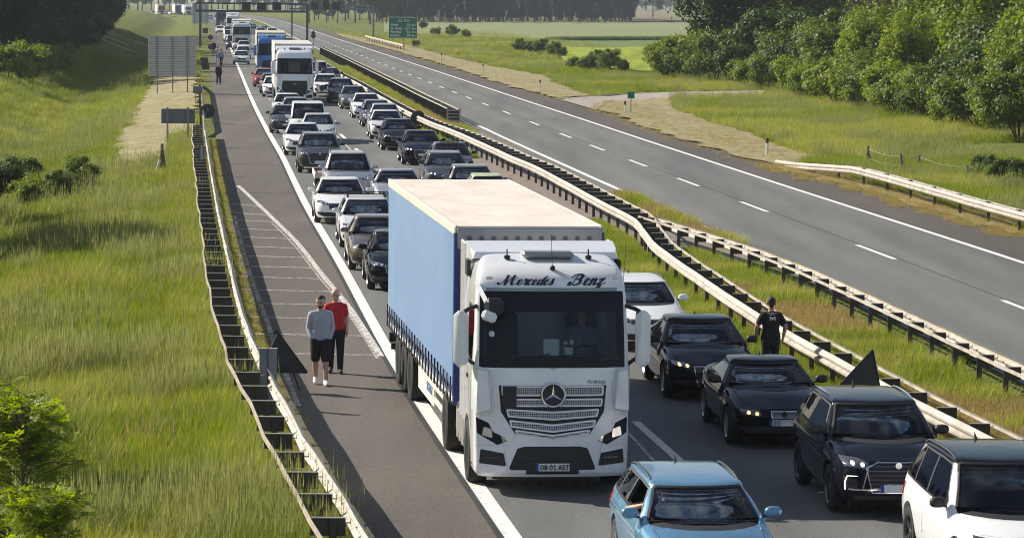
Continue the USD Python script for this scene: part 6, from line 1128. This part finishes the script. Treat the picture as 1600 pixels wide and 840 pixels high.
# the flat trailer behind the silver off-roader
p = at(544, 240.6, 1.65); a = ROAD_YAW; o = p + np.array([-math.sin(a), math.cos(a), 0]) * 3.1; o[2] = float(road_z(o[1]))
t = thing('flat_trailer', 'low flat trailer with brown floor and pale rim towed by the silver off-roader', 'trailer', o, a)
part(t, 'deck', box(-1.1, 1.1, .6, 4.4, .52, .60), mat('deck_brown', (.28, .17, .13), .8, vary=.25)); part(t, 'side_rim', box(-1.13, -1.08, .6, 4.4, .50, .70), M['dusty_white']); part(t, 'side_rim', box(1.08, 1.13, .6, 4.4, .50, .70), M['dusty_white']); part(t, 'front_rim', box(-1.1, 1.1, .58, .62, .52, .72), M['dusty_white']); part(t, 'drawbar', hull([(0, -.9, .45), (.05, -.9, .5), (-.6, .7, .5), (.6, .7, .5), (0, .7, .56)]), M['galvanised_dark'])
for s in (-1, 1):
    for y in (2.2, 2.95): ty, rm, _ = wheel_meshes(.30, .2, 5); w = part(t, 'wheel', move(rm, s * 1.0, y, .30), M['alloy'], 30); part(w, 'tyre', move(ty, s * 1.0, y, .30), M['rubber'], 40)
# ---------------------------------------------------------------- people: one smooth body from joints, clothes as closely fitting shells
mat('skin', (.52, .30, .21), .55, 0, .08, 14.0); mat('skin_tan', (.42, .23, .15), .55, 0, .08, 14.0); mat('hair_dark', (.018, .013, .010), .7, 0, .3, 60.0, .5, 90)
mat('sweat_grey', (.36, .38, .42), .9, 0, .08, 20.0, .3, 120); mat('polo_red', (.50, .018, .022), .85, 0, .1, 20.0, .2, 120); mat('cloth_black', (.010, .010, .012), .9, 0, .25, 20.0, .2, 100); mat('jeans_dark', (.012, .012, .015), .9, 0, .25, 20.0, .2, 100); mat('shoe_white', (.72, .70, .68), .6, 0, .08, 20.0); mat('shirt_blue', (.28, .36, .45), .85, 0, .1, 18.0); mat('shirt_white', (.60, .60, .58), .85, 0, .08, 18.0); mat('shirt_pink', (.60, .42, .42), .85, 0, .08, 18.0); mat('sole', (.03, .03, .03), .8)
_S = {}
def ball(c, r):
    return m3.Manifold.sphere(float(r), 14).translate(tuple(map(float, c)))
def bone(a, ra, b, rb): return m3.Manifold.batch_hull([ball(a, ra), ball(b, rb)])
def blob(parts_, edge=.028, it=8):
    m = parts_[0]
    for p in parts_[1:]: m = m + p
    t = as_tri(m.refine_to_length(edge)); t.merge_vertices(); trimesh.smoothing.filter_taubin(t, iterations=it); return t
def limb(J, names, R, g=0.0): return [bone(J[a], R[a] + g, J[b], R[b] + g) for a, b in zip(names[:-1], names[1:])]
RAD = dict(sh=.068, el=.047, wr=.032, hip=.092, kn=.062, an=.042, heel=.042, toe=.034)
def hand(w, d, pn, side, curl=.7):
    """palm and five separate fingers: w wrist, d direction of the hand, pn palm normal"""
    d = np.array(d, float) / np.linalg.norm(d); n = np.array(pn, float); n -= d * (d @ n); n /= np.linalg.norm(n); s = np.cross(d, n) * side; out = [m3.Manifold.batch_hull([ball(w, .030), ball(w + d * .085 + s * .028, .017), ball(w + d * .085 - s * .028, .016), ball(w + d * .03 + s * .03, .018)])]
    for k, (o, L) in enumerate(((.030, .072), (.010, .082), (-.010, .076), (-.030, .058))):
        p = w + d * .085 + s * o; q = p + (d * math.cos(curl * .5) + n * math.sin(curl * .5)) * L * .5; r = q + (d * math.cos(curl * 1.5) + n * math.sin(curl * 1.5)) * L * .5; out += [bone(p, .0105, q, .0095), bone(q, .0095, r, .008)]
    p = w + d * .03 + s * .034; q = p + (d * .6 + s * .7 + n * .25) * .045; r = q + (d * .9 + s * .15 + n * .45) * .036; out += [bone(p, .014, q, .0115), bone(q, .0115, r, .0095)]
    return out
def person(label, loc, rotz, J, top=None, sleeves='long', bottom='trousers', shoes='sole', skin='skin', hair=True, beard=False, group=None, scale=1.0, head_turn=0.0, hands=True, top_m='sweat_grey', bottom_m='cloth_black', nod=0.0, legs=True, printed=False):
    base = dict(pel=(0, 0, .95), wai=(0, .0, 1.10), che=(0, 0, 1.32), nec=(0, .01, 1.50), hd=(0, -.015, 1.64)); J = {**base, **J}; J = {k: np.array(v, float) for k, v in J.items()}
    t = thing('person', label, 'person', loc, rotz, group, scale); P = []
    tor = lambda g: [m3.Manifold.batch_hull([ball(J['che'] + [s * .088, .0, .0], .092 + g) for s in (-1, 1)] + [ball(J['wai'] + [s * .066, 0, 0], .092 + g) for s in (-1, 1)]), m3.Manifold.batch_hull([ball(J['wai'] + [s * .066, 0, 0], .092 + g) for s in (-1, 1)] + [ball(J['pel'] + [s * .085, .01, 0], .105 + g) for s in (-1, 1)]), m3.Manifold.batch_hull([ball(J['shl'], .054 + g), ball(J['shr'], .054 + g), ball(J['nec'] + [0, 0, -.045], .052 + g), ball(J['che'] + [0, 0, .0], .10 + g)])]
    P += tor(0) + [bone(J['nec'] - [0, 0, .04], .062, J['hd'] - [0, 0, .06], .056)]
    for s in 'lr': P += limb({'sh': J['sh' + s], 'el': J['el' + s], 'wr': J['wr' + s]}, ('sh', 'el', 'wr'), RAD)
    if legs:
        for s in 'lr': P += limb({'hip': J['hip' + s], 'kn': J['kn' + s], 'an': J['an' + s]}, ('hip', 'kn', 'an'), RAD) + [bone(J['kn' + s] * .72 + J['an' + s] * .28 + [0, .025, 0], .058, J['kn' + s], .055), bone(J['an' + s] - [0, -.03, .03], .04, J['to' + s], .032)]
    ct, st = math.cos(head_turn), math.sin(head_turn); cn, sn = math.cos(nod), math.sin(nod)
    H = lambda x, y, z: J['hd'] + np.array([x * ct - (y * cn - z * sn) * st, x * st + (y * cn - z * sn) * ct, y * sn + z * cn])
    P += [m3.Manifold.batch_hull([ball(H(0, .02, .045), .085), ball(H(0, -.03, .05), .078), ball(H(.028, -.045, -.03), .045), ball(H(-.028, -.045, -.03), .045), ball(H(0, -.062, -.078), .026)]), bone(H(0, -.098, .015), .009, H(0, -.118, -.022), .014)] + [m3.Manifold.batch_hull([ball(H(s * .084, .005, .02), .018), ball(H(s * .088, .012, -.02), .012)]) for s in (-1, 1)]
    if hands:
        for s, sg in (('l', 1), ('r', -1)): P += hand(J['wr' + s], J['wr' + s] - J['el' + s] + np.array([0, 0, -.08]), (-sg * .9, -.4, 0), sg)
    body = part(t, 'body', blob(P, .022, 5), M[skin], True)
    part(body, 'eyes', cat([move(trimesh.creation.icosphere(1, .011), *H(s * .032, -.098, .022)) for s in (-1, 1)]), M['sole']); part(body, 'mouth', rot(rbox(-.022, .022, -.004, .004, -.004, .004, .002), head_turn, [0, 0, 1]).apply_translation(H(0, -.104, -.052)), M['polo_red'])
    if hair: part(t, 'hair', blob([m3.Manifold.batch_hull([ball(H(0, .030, .055), .0885), ball(H(0, -.034, .078), .066), ball(H(0, .048, .0), .066), ball(H(0, .058, -.045), .040)])], .02, 4), M['hair_dark'], True)
    if beard: part(t, 'beard', blob([m3.Manifold.batch_hull([ball(H(s * .045, -.04, -.05), .034) for s in (-1, 1)] + [ball(H(0, -.068, -.085), .030)])], .015, 3), M['hair_dark'], True)
    g = .020 if sleeves == 'long' else .016; Q = tor(g); Q = [q ^ as_m3(box(-1, 1, -1, 1, float(J['pel'][2]) - .10, float(J['nec'][2]) - .018)) for q in Q]
    for s in 'lr':
        if sleeves == 'long': Q += limb({'sh': J['sh' + s], 'el': J['el' + s], 'wr': J['el' + s] * .08 + J['wr' + s] * .92}, ('sh', 'el', 'wr'), dict(RAD, wr=.036), .014)
        else: e = J['sh' + s] * .35 + J['el' + s] * .65; Q.append(bone(J['sh' + s], .074, e, .066))
    part(t, 'jumper' if sleeves == 'long' else 'shirt', blob(Q, .026, 5), M[top_m], True)
    if legs:
        Q = [m3.Manifold.batch_hull([ball(J['pel'] + [x * .085, .01, z], .112) for x in (-1, 1) for z in (-.02, -.10)])]
        for s in 'lr':
            if bottom == 'shorts': e = J['hip' + s] * .12 + J['kn' + s] * .88; Q.append(bone(J['hip' + s], .115, e, .098))
            else: Q += limb({'hip': J['hip' + s], 'kn': J['kn' + s], 'an': J['an' + s] + [0, 0, .02]}, ('hip', 'kn', 'an'), RAD, .018)
        part(t, 'shorts' if bottom == 'shorts' else 'trousers', blob(Q, .028, 5), M[bottom_m], True)
        for s in 'lr':
            a, b = J['an' + s], J['to' + s]; sh = blob([m3.Manifold.batch_hull([ball(a + [0, .03, -.035], .048), ball(a, .050), ball(b, .038), ball(b * .5 + a * .5 + [0, 0, -.02], .05)])], .02, 3); v = np.array(sh.vertices); lo = min(a[2], b[2]) - .075; v[:, 2] = np.maximum(v[:, 2], lo); sh.vertices = v; part(t, 'shoe', sh, M[shoes], True)
    if printed:
        y = float(J['che'][1]) + .120; dogs = Polygon([(-.075, 0), (-.062, 0), (-.055, .035), (-.02, .03), (-.012, 0), (0, 0), (.002, .04), (.02, .035), (.034, .0), (.046, 0), (.05, .06), (.07, .075), (.05, .085), (.035, .07), (-.03, .065), (-.055, .085), (-.075, .075), (-.068, .05)]); z0 = float(J['che'][2])
        part(t, 'shirt_print', cat([prism(affinity.translate(dogs, 0, z0 - .02), .008, 'y', y - .006)] + [prism(shapely.box(x, z0 + dz, x + w, z0 + dz + hh), .008, 'y', y - .008) for dz, hh, n_, w, pit in ((.125, .018, 9, .016, .023), (.095, .012, 6, .012, .018)) for x in [(-n_ * pit / 2) + k * pit for k in range(n_) if k not in (2, 6)]]), M['plate_white'])
    return t
def stand(dl=0.0, dr=0.0, arms=.06, ax=.225):
    """walking pose, feet dl and dr metres forward (towards -y) of the hips"""
    J = {}
    for s, x, d in (('l', 1, dl), ('r', -1, dr)):
        J['hip' + s] = (x * .095, 0, .90); kx = -d * .5 - .02; J['kn' + s] = (x * .10, kx - abs(d) * .1, .49); J['an' + s] = (x * .10, -d + .02, .085 + max(0, -d) * .25); J['to' + s] = (x * .115, -d - .13, .045 + max(0, -d) * .02)
        J['sh' + s] = (x * .172, .005, 1.392); J['el' + s] = (x * ax, .02 + d * .25, 1.15); J['wr' + s] = (x * (ax + .01), -arms + d * .4, .90)
    return J
J = stand(.18, -.12); J.update(ell=(.232, .06, 1.13), wrl=(.172, -.06, .93), elr=(-.232, .06, 1.13), wrr=(-.172, -.08, .94), anr=(-.09, .14, .13), tor=(-.10, .0, .05))
p = at(500.5, 601); person('bearded man in grey jumper and black shorts with white shoes walking on the hard shoulder', p, .10, J, sleeves='long', bottom='shorts', shoes='shoe_white', hair=True, beard=True, top_m='sweat_grey', bottom_m='cloth_black', head_turn=-.35, nod=.12, hands=False, scale=1.02)
p = at(524, 583); person('bald man in red polo shirt and dark trousers walking behind the bearded man', p, .05, stand(.06, -.08), sleeves='short', bottom='trousers', shoes='sole', hair=False, top_m='polo_red', bottom_m='jeans_dark', head_turn=-.2, nod=.35, scale=1.0)
J = stand(-.05, .12, .0, .30); J.update(ell=(.29, .0, 1.17), wrl=(.31, -.10, .93), elr=(-.30, .03, 1.17), wrr=(-.27, -.02, .96)); p = ground(1203, 598); _bm = person('man in black T-shirt with white print seen from behind on the grass by the rail', p, math.pi + .12, J, sleeves='short', bottom='trousers', top_m='cloth_black', bottom_m='cloth_black', skin='skin_tan', printed=True, scale=1.0)
for px, py, lb, tm, bm, yw in ((341.5, 133, 'far walker all in black on the hard shoulder', 'cloth_black', 'cloth_black', .3), (345.5, 103, 'far walker in pale grey top and dark trousers', 'sweat_grey', 'jeans_dark', 2.9), (339.5, 98, 'far walker in pale pink top half hidden by the grey one', 'shirt_pink', 'sweat_grey', 3.0), (334, 86, 'far dark figure standing by the small round sign', 'cloth_black', 'jeans_dark', .2)):
    person(lb, at(px, py), yw, stand(.16, -.14), sleeves='short' if 'pink' in tm else 'long', top_m=tm, bottom_m=bm)
def seated(car_t, x, y, z, label, top_m, skin='skin', wheel=True, elbow=None):
    o = stage.GetPrimAtPath(car_t); tr = UsdGeom.Xformable(o).GetLocalTransformation(); g = np.array(tr.Transform(Gf.Vec3d(x, y, z - .95))); yaw = math.atan2(tr[0][1], tr[0][0])
    J = {}
    for s, sx in (('l', 1), ('r', -1)):
        J['hip' + s] = (sx * .10, .0, .92); J['kn' + s] = (sx * .13, -.42, 1.0); J['an' + s] = (sx * .13, -.62, .66); J['to' + s] = (sx * .13, -.76, .68); J['sh' + s] = (sx * .175, .10, 1.39); J['el' + s] = (sx * .27, -.10, 1.20); J['wr' + s] = (sx * .16, -.36, 1.28) if wheel else (sx * .12, -.28, 1.06)
    J.update(wai=(0, .04, 1.08), che=(0, .09, 1.30), nec=(0, .10, 1.49), hd=(0, .075, 1.63))
    if elbow: J['elr'] = (-.52, -.06, 1.36); J['wrr'] = (-.34, -.24, 1.44)
    return person(label, g, yaw, J, sleeves='short', top_m=top_m, skin=skin)
seated(blue, .36, 2.32, .60, 'driver in pale shirt behind the wheel of the blue estate car', 'shirt_blue'); seated(blue, -.40, 2.32, .60, 'passenger with bare elbow out of the window of the blue estate car', 'cloth_black', wheel=False, elbow=True)
_al = [q for q in stage.GetPrimAtPath('/World').GetChildren() if (q.GetCustomDataByKey('label') or '').startswith('black saloon with tall chrome-edged')][0]; seated(str(_al.GetPath()), .36, 2.40, .58, 'driver in white shirt in the black saloon beside the lorry', 'shirt_white')
_ll = [q for q in stage.GetPrimAtPath('/World').GetChildren() if (q.GetCustomDataByKey('label') or '').startswith('big white lorry with blue')][0]; seated(str(_ll.GetPath()), .62, 1.38, 2.02, 'lorry driver in light blue shirt behind the big windscreen', 'shirt_blue')
# ---------------------------------------------------------------- the summer haze
HAZE = 0.00009
usdkit.material(stage, '/World/Looks/haze_air', {'v': ('principled_volume', {'color': (.80, .87, 1.0), 'density': HAZE, 'anisotropy': .2})}, [], volume='v.volume')
struct('haze', box(-2900, 2900, -60, 5900, -60, 45), UsdShade.Material.Get(stage, '/World/Looks/haze_air'), False, 'stuff', 'pale summer haze over the motorway and fields', 'haze')
